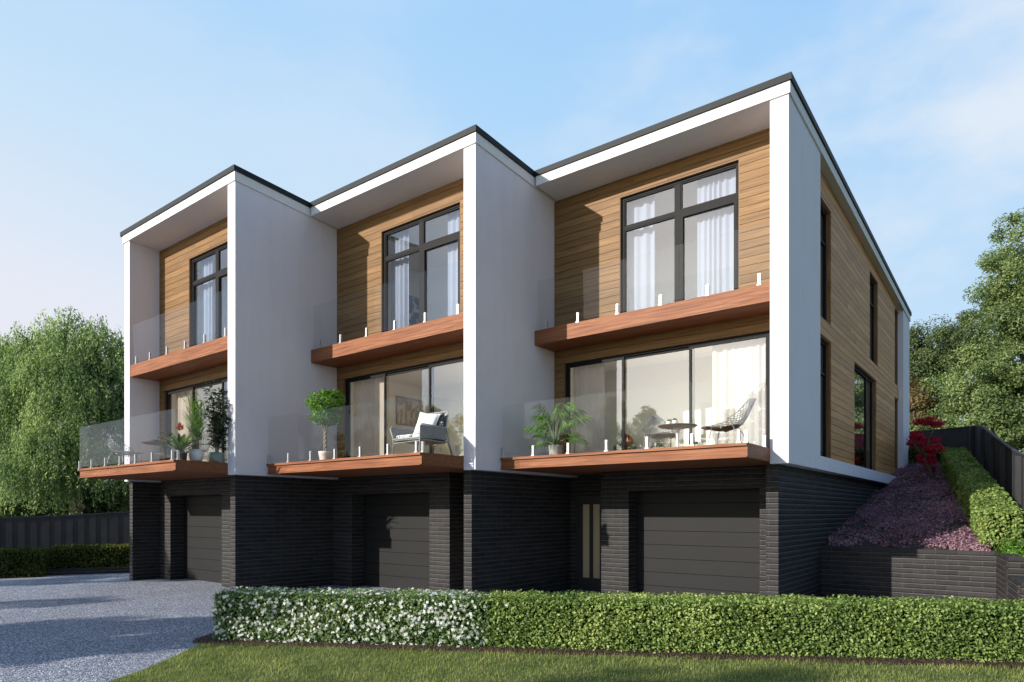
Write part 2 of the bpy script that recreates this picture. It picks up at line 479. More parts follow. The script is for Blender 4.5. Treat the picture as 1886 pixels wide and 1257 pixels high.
M['turf'] = mat_plain('turf_ground', (0.11, 0.135, 0.045), 0.95, spec=0.1, var=0.45, scale=5, bmp=0.7, bscale=60)
M['earth'] = mat_plain('far_ground', (0.07, 0.085, 0.035), 0.95, spec=0.1, var=0.4, scale=0.5)
M['grass'] = mat_leaf('grass_blades', (0.10, 0.145, 0.045), (0.25, 0.30, 0.09), (0.46, 0.46, 0.17), 0.38, 0.008, 1.6, 0.6)
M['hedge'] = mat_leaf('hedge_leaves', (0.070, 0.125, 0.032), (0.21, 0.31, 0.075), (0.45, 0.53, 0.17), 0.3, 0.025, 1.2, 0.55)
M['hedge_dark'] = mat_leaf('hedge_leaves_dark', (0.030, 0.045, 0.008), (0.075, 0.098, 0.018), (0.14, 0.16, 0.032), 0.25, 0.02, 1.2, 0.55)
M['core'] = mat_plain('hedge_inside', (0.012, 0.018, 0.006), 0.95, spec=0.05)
M['jasmine'] = mat_leaf('jasmine_leaves', (0.055, 0.105, 0.036), (0.14, 0.225, 0.075), (0.27, 0.36, 0.13), 0.25, 0.03, 1.2, 0.55)
M['petal'] = mat_leaf('jasmine_petals', (0.70, 0.74, 0.66), (0.80, 0.82, 0.76), (0.88, 0.88, 0.82), 0.25, 0.02, 2.0)
M['purple'] = mat_leaf('purple_groundcover', (0.155, 0.082, 0.108), (0.34, 0.20, 0.25), (0.50, 0.33, 0.385), 0.25, 0.02, 1.2, 0.6)
M['maple'] = mat_leaf('red_maple_leaves', (0.30, 0.012, 0.035), (0.64, 0.040, 0.090), (0.80, 0.13, 0.19), 0.45, 0.02, 2.5)
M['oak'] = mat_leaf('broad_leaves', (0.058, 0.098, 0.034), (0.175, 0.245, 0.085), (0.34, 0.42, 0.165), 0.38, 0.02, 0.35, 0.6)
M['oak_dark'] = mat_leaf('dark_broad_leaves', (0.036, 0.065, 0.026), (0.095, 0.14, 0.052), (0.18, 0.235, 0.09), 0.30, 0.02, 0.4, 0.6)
M['willow'] = mat_leaf('willow_leaves', (0.060, 0.115, 0.042), (0.21, 0.31, 0.110), (0.52, 0.62, 0.27), 0.5, 0.02, 0.6, 0.6)
M['aspen'] = mat_leaf('yellow_green_leaves', (0.28, 0.28, 0.07), (0.55, 0.50, 0.15), (0.72, 0.64, 0.25), 0.7, 0.02, 0.8)
M['palm'] = mat_leaf('palm_leaflets', (0.045, 0.11, 0.012), (0.11, 0.27, 0.022), (0.22, 0.44, 0.05), 0.4, 0.04, 3.0)
M['ficus'] = mat_leaf('ficus_leaves', (0.045, 0.11, 0.014), (0.12, 0.27, 0.03), (0.24, 0.42, 0.07), 0.4, 0.03, 4.0)
M['darkleaf'] = mat_leaf('dark_glossy_leaves', (0.012, 0.026, 0.012), (0.028, 0.055, 0.022), (0.06, 0.10, 0.04), 0.2, 0.14, 4.0)
M['orange'] = mat_plain('orange_bract', (0.55, 0.13, 0.03), 0.5)
M['pot_white'] = mat_plain('white_glazed_pot', (0.74, 0.72, 0.69), 0.4, var=0.08)
M['pot_marble'] = mat_plain('pink_marbled_pot', (0.72, 0.58, 0.54), 0.4, var=0.3, scale=9)
M['pot_concrete'] = mat_plain('concrete_pot', (0.36, 0.34, 0.31), 0.85, var=0.25, scale=14, bmp=0.3)
M['pot_dark'] = mat_plain('dark_pot', (0.028, 0.022, 0.02), 0.5)
M['pot_green'] = mat_plain('grey_green_pot', (0.22, 0.25, 0.21), 0.3, var=0.3, scale=8)
M['wire'] = mat_plain('grey_steel_wire', (0.28, 0.28, 0.30), 0.4, metal=0.5)
M['tube'] = mat_plain('painted_tube', (0.36, 0.36, 0.37), 0.5, metal=0.1)
M['weave'] = mat_plain('grey_woven_rope', (0.30, 0.295, 0.29), 0.8, var=0.4, scale=60, bmp=0.5, bscale=220)
M['pad'] = mat_plain('brown_seat_pad', (0.10, 0.075, 0.065), 0.8, var=0.2, scale=20)
M['table_wood'] = mat_wood('table_top', (0.07, 0.035, 0.02), (0.13, 0.07, 0.04), (0.19, 0.11, 0.065), 0)
M['cushion'] = mat_plain('white_cushion', (0.70, 0.70, 0.73), 0.9, spec=0.1, var=0.06, scale=8)
M['red'] = mat_plain('red_cushion', (0.30, 0.035, 0.025), 0.85)

def mat_pattern(name, a, b, scale, thr=0.5):
    m, nt, out = new_mat(name)
    p = principled(nt, out, a, 0.85, spec=0.1)
    tc = N(nt, "ShaderNodeTexCoord")
    nz = N(nt, "ShaderNodeTexNoise", Scale=scale, Detail=2.0, Distortion=1.5)
    nt.links.new(tc.outputs['Object'], nz.inputs['Vector'])
    r = ramp(nt, [(thr - 0.02, a), (thr + 0.02, b)])
    nt.links.new(nz.outputs['Fac'], r.inputs['Fac']); nt.links.new(r.outputs['Color'], p.inputs['Base Color'])
    return m
M['leafprint'] = mat_pattern('leaf_print_fabric', (0.72, 0.72, 0.70), (0.05, 0.06, 0.05), 16, 0.56)
M['blackprint'] = mat_pattern('black_print_fabric', (0.03, 0.03, 0.032), (0.5, 0.5, 0.5), 14, 0.6)

def mat_art(name, stops, scale, dist, axis_scale):
    m, nt, out = new_mat(name)
    p = principled(nt, out, (0.5, 0.5, 0.5), 0.6, spec=0.2)
    tc = N(nt, "ShaderNodeTexCoord"); mp = N(nt, "ShaderNodeMapping"); mp.inputs['Scale'].default_value = axis_scale
    mp.inputs['Rotation'].default_value = (R_(35), 0, 0)
    nz = N(nt, "ShaderNodeTexNoise", Scale=scale, Detail=6.0, Distortion=dist)
    nt.links.new(tc.outputs['Object'], mp.inputs['Vector']); nt.links.new(mp.outputs['Vector'], nz.inputs['Vector'])
    r = ramp(nt, stops)
    nt.links.new(nz.outputs['Fac'], r.inputs['Fac']); nt.links.new(r.outputs['Color'], p.inputs['Base Color'])
    return m
M['art_grass'] = mat_art('dry_grass_canvas', [(0.3, (0.74, 0.58, 0.40)), (0.46, (0.66, 0.50, 0.32)), (0.56, (0.20, 0.17, 0.14)), (0.68, (0.60, 0.50, 0.20))], 2.2, 1.6, (1, 2.2, 1.0))
M['art_blue'] = mat_art('blue_wash_canvas', [(0.40, (0.78, 0.77, 0.74)), (0.47, (0.45, 0.55, 0.66)), (0.50, (0.03, 0.09, 0.22)), (0.65, (0.08, 0.20, 0.40))], 2.4, 1.2, (1, 1, 1))

# ------------------------------------------------------------------ ground
def poly_sheet(name, pts, z, mat, kind='structure'):
    mb = MB(); mb.face([(x, y, z) for x, y in pts])
    return tag(mb.build(name, mat), kind=kind)

poly_sheet('ground', [(-400, -400), (400, -400), (400, 400), (-400, 400)], -0.03, M['earth'])
poly_sheet('driveway', [(-60, -60), (30, -60), (30, -10), (8, 1.0), (3.2, 3.08), (-0.5, 3.08), (-0.5, 2.0), (-26, 2.0), (-60, 10)], 0.0, M['drive'])
lawn_edge = [(-6.25, -6.86), (-6.0, -6.95), (-5.72, -7.22), (-5.32, -7.70), (-5.0, -8.12), (-4.70, -8.62), (-4.42, -9.2), (-4.2, -9.9), (-3.9, -11.5), (-3.6, -14.0), (-3.5, -18.0)]
HE = np.array([0.867, 0.498]); HN = np.array([0.498, -0.867]); HP = np.array([-5.93, -6.77])   # front hedge: direction, outward normal, left front foot
h_end = HP + HE * 15.5
lawn_pts = lawn_edge + [(14, -18.0), (h_end[0], h_end[1])]
poly_sheet('lawn', lawn_pts, 0.006, M['turf'])

# grass blades near the camera (nobody could count them)
def inside(px, py, poly):
    c = np.zeros(len(px), bool); n = len(poly)
    for i in range(n):
        x0, y0 = poly[i]; x1, y1 = poly[(i + 1) % n]
        cond = ((y0 > py) != (y1 > py))
        xi = (x1 - x0) * (py - y0) / (y1 - y0 + 1e-12) + x0
        c ^= cond & (px < xi)
    return c
K = 330000
gx = rng.uniform(-7, 8, K); gy = rng.uniform(-11.5, 2, K)
fwd = (gx - 3.15) * -0.6119 + (gy + 11.641) * 0.7909
hd = (gx - HP[0]) * HN[0] + (gy - HP[1]) * HN[1]
ok = inside(gx, gy, lawn_pts) & (fwd > 4.5) & (fwd < 10.2) & (hd > 0.16)
gx, gy = gx[ok], gy[ok]
m_ = len(gx)
patch = np.sin(gx * 1.7 + 1.3 * np.sin(gy * 2.1)) * np.sin(gy * 1.9 + 0.7)
hgt = rng.uniform(0.022, 0.052, m_) * (1 + 0.18 * patch)
ang = rng.uniform(0, 2 * np.pi, m_); lean = rng.uniform(0.1, 0.9, m_)
base = np.stack([gx, gy, np.full(m_, 0.004)], 1)
side = np.stack([-np.sin(ang), np.cos(ang), np.zeros(m_)], 1) * 0.0042
tip = base + np.stack([np.cos(ang) * lean * hgt, np.sin(ang) * lean * hgt, hgt], 1)
gv = np.stack([base - side, base + side, tip], 1).reshape(-1, 3)
tag(mesh_np('lawn_grass', gv, np.arange(m_ * 3).reshape(-1, 3), M['grass']), 'short green lawn grass in front of the hedges', 'grass', kind='stuff')

# bark mulch strip along the front hedge: a low ragged mound
mb = MB(); nseg = 90
prev = None
for i in range(nseg + 1):
    t = -0.28 + i * (15.6 / nseg)
    w = 0.21 + 0.05 * math.sin(t * 3.1) + random.uniform(-0.03, 0.03)
    if i < 2: w *= 0.75
    row = []
    for k, (s_, z_) in enumerate(((0.9, 0.007), (0.55, 0.03), (0.1, 0.045), (-0.6, 0.045), (-0.85, 0.008))):
        off = w * s_ if s_ > 0 else s_
        p = HP + HE * t + HN * off
        row.append((p[0], p[1], z_ + random.uniform(-0.004, 0.008)))
    if prev:
        for k in range(4): mb.face([prev[k], row[k], row[k + 1], prev[k + 1]])
    prev = row
tag(mb.build('mulch_strip', M['mulch']), kind='structure')

# planted bank rising beside the end townhouse
BX0, BY0, BZ0, BS = -0.24, 3.10, 1.10, 0.21
def bank_z(x, y):
    return BZ0 + BS * (np.minimum(y, 15.0) - BY0)
mb = MB(); prev = None
for i in range(27):
    y = 3.16 + i * 0.56
    row = [(x, y, float(bank_z(x, y)) + 0.03 * math.sin(x * 2.3 + y * 1.7)) for x in np.linspace(-0.26 if y < 14.2 else -6.0, 4.2, 9)]
    if prev:
        for k in range(8): mb.face([prev[k], prev[k + 1], row[k + 1], row[k]])
    prev = row
tag(mb.build('bank', M['soil'], smooth=True), kind='structure')
# purple ground cover on the bank
K = 620
cx_ = rng.uniform(-0.25, 2.8, K); cy_ = 3.15 + 11.5 * rng.uniform(0, 1, K) ** 1.1
cr_ = rng.uniform(0.10, 0.26, K); ch_ = cr_ * rng.uniform(0.35, 0.8, K)
pk = rng.choice(K, 62000, p=cr_ ** 2 / (cr_ ** 2).sum())
d_ = unit(rng.normal(size=(len(pk), 3))); d_[:, 2] = np.abs(d_[:, 2])
rr_ = (rng.uniform(0.2, 1, len(pk)) ** 0.5)[:, None]
gp = np.stack([cx_[pk], cy_[pk], bank_z(0, cy_[pk]) - 0.02], 1) + d_ * rr_ * np.stack([cr_[pk] * 1.15, cr_[pk] * 1.15, ch_[pk]], 1)
gp[:, 2] += BS * (gp[:, 1] - cy_[pk])
ok = (gp[:, 0] < 2.60 - 0.157 * (gp[:, 1] - 3.4)) & (gp[:, 0] > -0.19) & (gp[:, 1] > 3.18)
gp, d_ = gp[ok], d_[ok]; m_ = len(gp)
v, f = leaf_geo(gp, d_ * 0.7 + np.array([0, -0.2, 0.5]) + rng.normal(size=(m_, 3)) * 0.45, rng.uniform(0.03, 0.075, m_), 0.6)
tag(mesh_np('ground_cover', v, f, M['purple']), 'dark purple leafy ground cover on the sloping bank', 'ground cover', kind='stuff')
mb = MB()
mb.hexa([(2.9, 1.60, 0.2), (9, 1.60, 0.2), (9, 3.2, 0.2), (2.75, 3.2, 0.2), (2.9, 1.60, 1.06), (9, 1.60, 1.06), (9, 3.2, 1.14), (2.75, 3.2, 1.14)])
mb.box(3.05, 9, 0.29, 1.40, 0.1, 0.79)
tag(mb.build('raised_bed', M['soil']), kind='structure')

# ------------------------------------------------------------------ townhouses
W, D = 5.253, 14.5                      # bay width between right faces, depth
ZW, ZF, ZU = 2.662, 2.93, 5.75          # bottom of the white box, lower and upper floor
GY = 0.82                               # garage wall plane

def holed_panel(mb, u0, u1, v0, v1, holes, mp, top=None):
    """closed wall with rectangular holes; mp(u, v, side) -> point, side 0 outer / 1 inner; top(u) trims the upper edge"""
    us = sorted({u0, u1, *[h[0] for h in holes], *[h[1] for h in holes]}); us = [u for u in us if u0 <= u <= u1]
    vs = sorted({v0, v1, *[h[2] for h in holes], *[h[3] for h in holes]}); vs = [v for v in vs if v0 <= v <= v1]
    def solid(i, j):
        if not (0 <= i < len(us) - 1 and 0 <= j < len(vs) - 1): return False
        cu, cv = (us[i] + us[i + 1]) / 2, (vs[j] + vs[j + 1]) / 2
        return not any(h[0] < cu < h[1] and h[2] < cv < h[3] for h in holes)
    def P(u, v, s):
        if top and v == v1: v = top(u)
        return mp(u, v, s)
    for i in range(len(us) - 1):
        for j in range(len(vs) - 1):
            if not solid(i, j): continue
            a, b, c, d = us[i], us[i + 1], vs[j], vs[j + 1]
            mb.face([P(a, c, 0), P(b, c, 0), P(b, d, 0), P(a, d, 0)])
            mb.face([P(b, c, 1), P(a, c, 1), P(a, d, 1), P(b, d, 1)])
            if not solid(i - 1, j): mb.face([P(a, c, 1), P(a, c, 0), P(a, d, 0), P(a, d, 1)])
            if not solid(i + 1, j): mb.face([P(b, c, 0), P(b, c, 1), P(b, d, 1), P(b, d, 0)])
            if not solid(i, j - 1): mb.face([P(a, c, 1), P(b, c, 1), P(b, c, 0), P(a, c, 0)])
            if not solid(i, j + 1): mb.face([P(a, d, 0), P(b, d, 0), P(b, d, 1), P(a, d, 1)])

def clip_top(poly, line):
    """keep the part of a (u, v) polygon below v = line(u)"""
    out = []
    for i in range(len(poly)):
        p, q = poly[i], poly[(i + 1) % len(poly)]
        a, b = line(p[0]) - p[1], line(q[0]) - q[1]
        if a >= 0: out.append(p)
        if a * b < 0:
            t = a / (a - b); out.append((p[0] + (q[0] - p[0]) * t, p[1] + (q[1] - p[1]) * t))
    return out

def boards(mb, u0, u1, v0, v1, holes, place, row=0.158, gap=0.009, top=None, joints=()):
    """horizontal cladding boards with shadow gaps, cut round the holes"""
    k = 0; v = v0; rows = []
    while v < v1 - 1e-6:
        b = min(v + row - gap, v1)
        es = sorted({v, b, *[e for h in holes for e in (h[2], h[3]) if v + 0.004 < e < b - 0.004]})
        rows += [(es[i], es[i + 1], k) for i in range(len(es) - 1)]
        v += row; k += 1
    for a, b, k in rows:
        segs = [(u0, u1)]
        for h in holes:
            if h[2] < b - 0.002 and h[3] > a + 0.002:
                ns = []
                for s in segs:
                    if h[1] <= s[0] or h[0] >= s[1]: ns.append(s)
                    else:
                        if h[0] > s[0]: ns.append((s[0], h[0]))
                        if h[1] < s[1]: ns.append((h[1], s[1]))
                segs = ns
        for s in segs:
            cuts = [s[0]]
            L = s[1] - s[0]
            if L > 4.0:
                cuts.append(s[0] + L * (0.3 + 0.4 * ((k * 0.618) % 1)))
            cuts.append(s[1])
            for i in range(len(cuts) - 1):
                x0, x1 = cuts[i] + (0.0015 if i else 0), cuts[i + 1] - (0.0015 if i < len(cuts) - 2 else 0)
                poly = [(x0, a), (x1, a), (x1, b), (x0, b)]
                if top: poly = clip_top(poly, top)
                if len(poly) >= 3: place(mb, poly)

def frame_rect(mb, u0, u1, v0, v1, t, mp, d0, d1):
    """rectangular ring, mp(u, v, depth)"""
    def bx(a, b, c, d):
        mb.hexa([mp(a, c, d0), mp(b, c, d0), mp(b, c, d1), mp(a, c, d1), mp(a, d, d0), mp(b, d, d0), mp(b, d, d1), mp(a, d, d1)])
    bx(u0, u0 + t, v0, v1); bx(u1 - t, u1, v0, v1)
    bx(u0 + t, u1 - t, v0, v0 + t); bx(u0 + t, u1 - t, v1 - t, v1)
    return bx

def fmap(u, v, d): return (u, d, v)                     # front: u = x, depth = y
def smap(u, v, d): return (-d, u, v)                    # right side: u = y, depth goes inwards (-x)

LOW = (-5.0, -0.52, ZF, 5.16)
UPP = (-3.6, -1.09, ZU + 0.03, 8.44)
SIDE = [(2.2, 3.70, 5.80, 8.21), (2.2, 3.70, ZF, 5.44), (8.10, 9.32, 5.90, 8.25), (12.32, 13.096, 5.90, 8.30),
        (12.32, 13.096, ZF, 5.48), (6.11, 9.07, ZF, 5.48)]

def window_pair(root, casement):
    """upper window: two lights with transoms; lower: three sliding panes"""
    x0, x1, z0, z1 = UPP
    mb = MB(); bx = frame_rect(mb, x0, x1, z0, z1, 0.065, fmap, 0.835, 0.915)
    f = mb.build('window', M['frame'], root)
    mb = MB(); xm = -2.335
    for a, b, c, d in ((xm - 0.05, xm + 0.05, z0 + 0.065, z1 - 0.065), (x0 + 0.065, xm - 0.05, 7.755, 7.815), (xm + 0.05, x1 - 0.065, 7.735, 7.825)):
        mb.box(a, b, 0.842, 0.912, c, d)
    for a, b, c, d in ((xm + 0.05, x1 - 0.065, z0 + 0.065, 7.735),):          # the opening sash stands a little proud
        frame_rect(mb, a, b, c, d, 0.06, fmap, 0.828, 0.90)
    for a, b, c, d in ((x0 + 0.065, xm - 0.05, 7.815, z1 - 0.065), (xm + 0.05, x1 - 0.065, 7.825, z1 - 0.065), (x0 + 0.065, xm - 0.05, z0 + 0.065, 7.755)):
        frame_rect(mb, a, b, c, d, 0.028, fmap, 0.85, 0.905)
    mb.build('mullion', M['frame'], f)
    for a, b, c, d in ((x0 + 0.05, xm - 0.04, z0 + 0.05, 7.765), (xm + 0.04, x1 - 0.05, z0 + 0.05, 7.745), (x0 + 0.05, xm - 0.04, 7.80, z1 - 0.05), (xm + 0.04, x1 - 0.05, 7.80, z1 - 0.05)):
        k = 0.0065 if a > xm else 0.0               # right-hand panes turned slightly to throw the sun glint off the glass
        mb = MB(); mb.face([(a, 0.88 - k, c), (b, 0.88 + k, c), (b, 0.88 + k, d), (a, 0.88 - k, d)]); mb.build('pane', M['glass_sky_tint'], f)
    x0, x1, z0, z1 = LOW
    mb = MB(); frame_rect(mb, x0, x1, z0, z1, 0.06, fmap, 0.835, 0.955)
    s = mb.build('sliding_door', M['frame'], root)
    xs = [x0 + 0.06, -3.58, -2.06, x1 - 0.06]
    for i in range(3):
        y = (0.862, 0.902, 0.862)[i]
        mb = MB(); frame_rect(mb, xs[i] - (0.045 if i else 0), xs[i + 1] + (0.045 if i < 2 else 0), z0 + 0.06, z1 - 0.06, 0.05, fmap, y - 0.018, y + 0.018)
        mb.build('sash', M['frame'], s)
        a, b = xs[i] + (0.0 if i else 0.045), xs[i + 1] - (0.0 if i < 2 else 0.045)
        mb = MB(); mb.face([(a, y, z0 + 0.1), (b, y, z0 + 0.1), (b, y, z1 - 0.1), (a, y, z1 - 0.1)]); mb.build('pane', M['glass'], s)

def balustrade(owner, x0, x1, y, zb, spig, side_y=None, left_side=False, lean=0.0):
    """frameless glass on short steel spigots; sub-parts of the balcony"""
    z0, z1 = zb + 0.045, zb + 1.06
    cuts = [x0, x0 + (x1 - x0) / 3, x0 + 2 * (x1 - x0) / 3, x1]
    def pane(a, b):
        v = Vector(b) - Vector(a); n = Vector((-v.y, v.x, 0)).normalized() * 0.005
        mb = MB(); A, B = Vector(a), Vector(b)
        mb.hexa([A - n, B - n, B + n, A + n] + [p + Vector((0, -lean, z1 - z0)) for p in (A - n, B - n, B + n, A + n)])
        mb.build('glass_panel', M['balustrade'], owner)
    for i in range(3): pane((cuts[i] + 0.006, y, z0), (cuts[i + 1] - 0.006, y, z0))
    def spigot(sx, sy, along):
        mb = MB(); w, d = (0.019, 0.018)
        if along == 'x': boxes = ((sx - w, sx + w, sy - d - 0.006, sy - 0.006), (sx - w, sx + w, sy + 0.006, sy + d + 0.006))
        else: boxes = ((sx - d - 0.006, sx - 0.006, sy - w, sy + w), (sx + 0.006, sx + d + 0.006, sy - w, sy + w))
        for b in boxes: mb.box(*b, zb + 0.02, zb + 0.205)
        mb.box(sx - 0.034, sx + 0.034, sy - 0.034, sy + 0.034, zb, zb + 0.02)
        mb.build('spigot', M['steel'], owner)
    for sx in spig: spigot(sx, y, 'x')
    if side_y is not None:
        pane((x1, y + 0.02, z0), (x1, side_y - 0.02, z0))
        for sy in (y + 0.07, side_y - 0.14): spigot(x1, sy, 'y')
    if left_side:
        pane((x0, y + 0.02, z0), (x0, side_y - 0.02, z0))
        spigot(x0, side_y - 0.14, 'y')

def garage_side(root, gx0, gx1, ex0, ex1, left_limit):
    """brick base: garage wall with its openings, garage door, entry recess and front door"""
    mb = MB()
    holes = [(gx0, gx1, -0.1, 2.28), (ex0, ex1, -0.1, 2.9)]
    holed_panel(mb, left_limit, -0.406, -0.05, 2.70, holes, lambda u, v, s: (u, GY if s == 0 else 1.20, v))
    # entry recess: return walls and the wall round the front door
    dx0, dx1 = (ex0 + 0.16, ex0 + 1.08) if ex0 < gx0 else (ex0 + 0.09, ex0 + 0.99)
    holed_panel(mb, ex0 - 0.1, ex1 + 0.1, -0.05, 2.70, [(dx0, dx1, -0.1, 2.22)], lambda u, v, s: (u, 1.76 if s == 0 else 1.95, v))
    mb.box(ex0 - 0.2, ex0 - 0.003, 1.203, 1.757, -0.05, 2.70) if ex0 > gx0 else None
    mb.box(ex1 + 0.003, ex1 + 0.2, 1.203, 1.757, -0.05, 2.70) if ex0 < gx0 else None
    mb.build('garage_wall', M['brick'], root)
    # sectional garage door: panels with grooves
    mb = MB(); n = 8; h = 2.30 / n
    for i in range(n):
        z0 = 0.01 + i * h
        ch = 0.006
        a, b = gx0 - 0.05, gx1 + 0.05
        mb.hexa([(a, 1.215, z0), (b, 1.215, z0), (b, 1.26, z0), (a, 1.26, z0), (a, 1.205, z0 + ch), (b, 1.205, z0 + ch), (b, 1.26, z0 + ch), (a, 1.26, z0 + ch)])
        mb.box(a, b, 1.205, 1.26, z0 + ch, z0 + h - 0.003)
    mb.box(gx0 - 0.05, gx1 + 0.05, 1.262, 1.30, 0.0, 2.34)
    mb.build('garage_door', M['garage'], root)
    # front door: frame, leaf, two tall frosted lights
    mb = MB(); frame_rect(mb, dx0, dx1, 0.0, 2.22, 0.05, fmap, 1.775, 1.86); mb.box(dx0 + 0.05, dx1 - 0.05, 1.80, 1.85, 0.05, 2.17)
    d = mb.build('front_door', M['door'], root)
    for k in (0, 1):
        c = dx0 + 0.25 + k * 0.28
        mb = MB(); mb.box(c - 0.085, c + 0.085, 1.792, 1.7985, 0.30, 2.02); mb.build('pane', M['frosted'], d)
    mb = MB(); mb.tube([(dx1 - 0.12, 1.74, 0.75), (dx1 - 0.12, 1.74, 1.45)], 0.014); mb.box(dx1 - 0.13, dx1 - 0.11, 1.74, 1.80, 0.82, 0.85); mb.box(dx1 - 0.13, dx1 - 0.11, 1.74, 1.80, 1.36, 1.39)
    mb.build('handle', M['steel'], d)

def townhouse(ox, oy, ztop, slope, label, mirrored, left_wall=False, side_clad=False):
    root = thing('townhouse', (ox, oy, 0), label, 'house', 'townhouses in the stepped row')
    zt = lambda y: ztop - slope * (y + 0.06)
    zs = lambda y: zt(y) - 0.315                        # underside of the white roof slab
    xl = -W
    # roof: white slab with a dark flashing round its top edge
    r0 = -5.614 if left_wall else xl + 0.066
    mb = MB(); a, b = -0.03, D + 0.03
    mb.hexa([(r0, a, zs(a)), (0.03, a, zs(a)), (0.03, b, zs(b)), (r0, b, zs(b)), (r0, a, zt(a) - 0.115), (0.03, a, zt(a) - 0.115), (0.03, b, zt(b) - 0.115), (r0, b, zt(b) - 0.115)])
    roof = mb.build('roof', M['soffit'], root)
    mb = MB(); a, b = -0.06, D + 0.06; c0 = -5.69 if left_wall else xl + 0.062
    mb.hexa([(c0, a, zt(a) - 0.115), (0.06, a, zt(a) - 0.115), (0.06, b, zt(b) - 0.115), (c0, b, zt(b) - 0.115), (c0, a, zt(a)), (0.06, a, zt(a)), (0.06, b, zt(b)), (c0, b, zt(b))])
    mb.build('flashing', M['coping'], roof)
    # white side walls
    mb = MB()
    if side_clad:
        # front fin, bottom band and back band stand proud of the cladding
        mb.hexa([(-0.306, 0, ZW), (0, 0, ZW), (0, 2.165, ZW), (-0.306, 2.165, ZW), (-0.306, 0, zs(0)), (0, 0, zs(0)), (0, 2.165, zs(2.165)), (-0.306, 2.165, zs(2.165))])
        mb.box(-0.306, 0, 2.165, 13.096, ZW, ZF - 0.002)
        mb.hexa([(-0.306, 13.096, ZW), (0, 13.096, ZW), (0, D, ZW), (-0.306, D, ZW), (-0.306, 13.096, zs(13.096)), (0, 13.096, zs(13.096)), (0, D, zs(D)), (-0.306, D, zs(D))])
    else:
        mb.hexa([(-0.306, 0, ZW), (0, 0, ZW), (0, D, ZW), (-0.306, D, ZW), (-0.306, 0, zs(0)), (0, 0, zs(0)), (0, D, zs(D)), (-0.306, D, zs(D))])
    if left_wall:
        mb.hexa([(xl - 0.306, 0, ZW), (xl, 0, ZW), (xl, D, ZW), (xl - 0.306, D, ZW), (xl - 0.306, 0, zs(0)), (xl, 0, zs(0)), (xl, D, zs(D)), (xl - 0.306, D, zs(D))])
    mb.box(xl + 0.003, -0.309, D - 0.25, D, ZW, zs(D) - 0.01)
    mb.build('side_wall', M['render'], root)
    if side_clad:
        mb = MB()
        holed_panel(mb, 2.17, 13.09, ZF, 99.0, SIDE, lambda u, v, s: ((-0.158 if s == 0 else -0.306), u, v), top=zs)
        sw = mb.build('clad_wall', M['backing'], root)
        def place(m_, poly): m_.prism([(-0.157, u, v) for u, v in poly], (0.02, 0, 0))
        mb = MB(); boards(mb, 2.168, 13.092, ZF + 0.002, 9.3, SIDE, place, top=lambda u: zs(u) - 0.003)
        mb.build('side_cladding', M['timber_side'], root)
        for (y0, y1, z0, z1) in SIDE:                   # deep timber reveals, dark frames, panes
            mb = MB(); bx = frame_rect(mb, y0 + 0.002, y1 - 0.002, z0 + 0.002, z1 - 0.002, 0.018, smap, 0.16, 0.30)
            rv = mb.build('window_reveal', M['reveal'], root)
            mb = MB(); bx = frame_rect(mb, y0 + 0.02, y1 - 0.02, z0 + 0.02, z1 - 0.02, 0.05, smap, 0.235, 0.29)
            if z0 > 5:
                zq = z0 + 0.70 * (z1 - z0); bx(y0 + 0.07, y1 - 0.07, zq, zq + 0.05)
            elif y1 < 4: bx(y0 + 0.07, y1 - 0.07, 4.72, 4.77)
            elif y0 < 7: bx(8.16, 8.24, z0 + 0.07, z1 - 0.07)
            mb.build('frame', M['frame'], rv)
            mb = MB(); mb.face([(-0.262, y0 + 0.06, z0 + 0.06), (-0.262, y1 - 0.06, z0 + 0.06), (-0.262, y1 - 0.06, z1 - 0.06), (-0.262, y0 + 0.06, z1 - 0.06)])
            mb.build('pane', M['glass_side'], rv)
    # front wall and its timber boards
    holes = [LOW, UPP]
    mb = MB(); holed_panel(mb, xl + 0.004, -0.31, ZF - 0.03, zs(0.9) - 0.002, holes, lambda u, v, s: (u, 0.793 if s == 0 else 0.945, v))
    mb.build('front_wall', M['backing'], root)
    def place_f(m_, poly): m_.prism([(u, 0.772, v) for u, v in reversed(poly)], (0, 0.02, 0))
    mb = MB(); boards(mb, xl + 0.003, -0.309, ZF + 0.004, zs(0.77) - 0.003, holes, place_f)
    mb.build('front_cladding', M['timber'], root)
    mb = MB()
    for h in holes:                                     # timber lining of the openings
        frame_rect(mb, h[0] + 0.001, h[1] - 0.001, h[2] + 0.001, h[3] - 0.001, 0.014, fmap, 0.774, 0.834)
    mb.build('opening_trim', M['reveal'], root)
    window_pair(root, True)
    # rooms behind the glass
    for za, zb in ((ZF, 5.36), (ZU + 0.02, zs(4.4) - 0.06)):
        mb = MB(); X0, X1, Y0, Y1 = xl + 0.03, -0.309, 0.947, (3.9 if not (mirrored or left_wall) else 3.0 if za < 4 else 3.5)
        mb.face([(X0, Y0, za), (X0, Y1, za), (X0, Y1, zb), (X0, Y0, zb)])
        if side_clad:
            hs = [(h[0], h[1], max(h[2], za + .01), h[3]) for h in SIDE if (h[2] > 5.7) == (za > 5) and h[0] < Y1]
            hs = [(h[0], min(h[1], Y1 - 0.05), h[2], h[3]) for h in hs]
            holed_panel(mb, Y0, Y1, za, zb, hs, lambda u, v, s: (X1 if s == 0 else X1 - 0.02, u, v))
        else:
            mb.face([(X1, Y1, za), (X1, Y0, za), (X1, Y0, zb), (X1, Y1, zb)])
        mb.face([(X0, Y1, za), (X1, Y1, za), (X1, Y1, zb), (X0, Y1, zb)])
        mb.face([(X0, Y0, zb), (X0, Y1, zb), (X1, Y1, zb), (X1, Y0, zb)])
        mb.build('room', M['room'], root)
        mb = MB(); n = 36
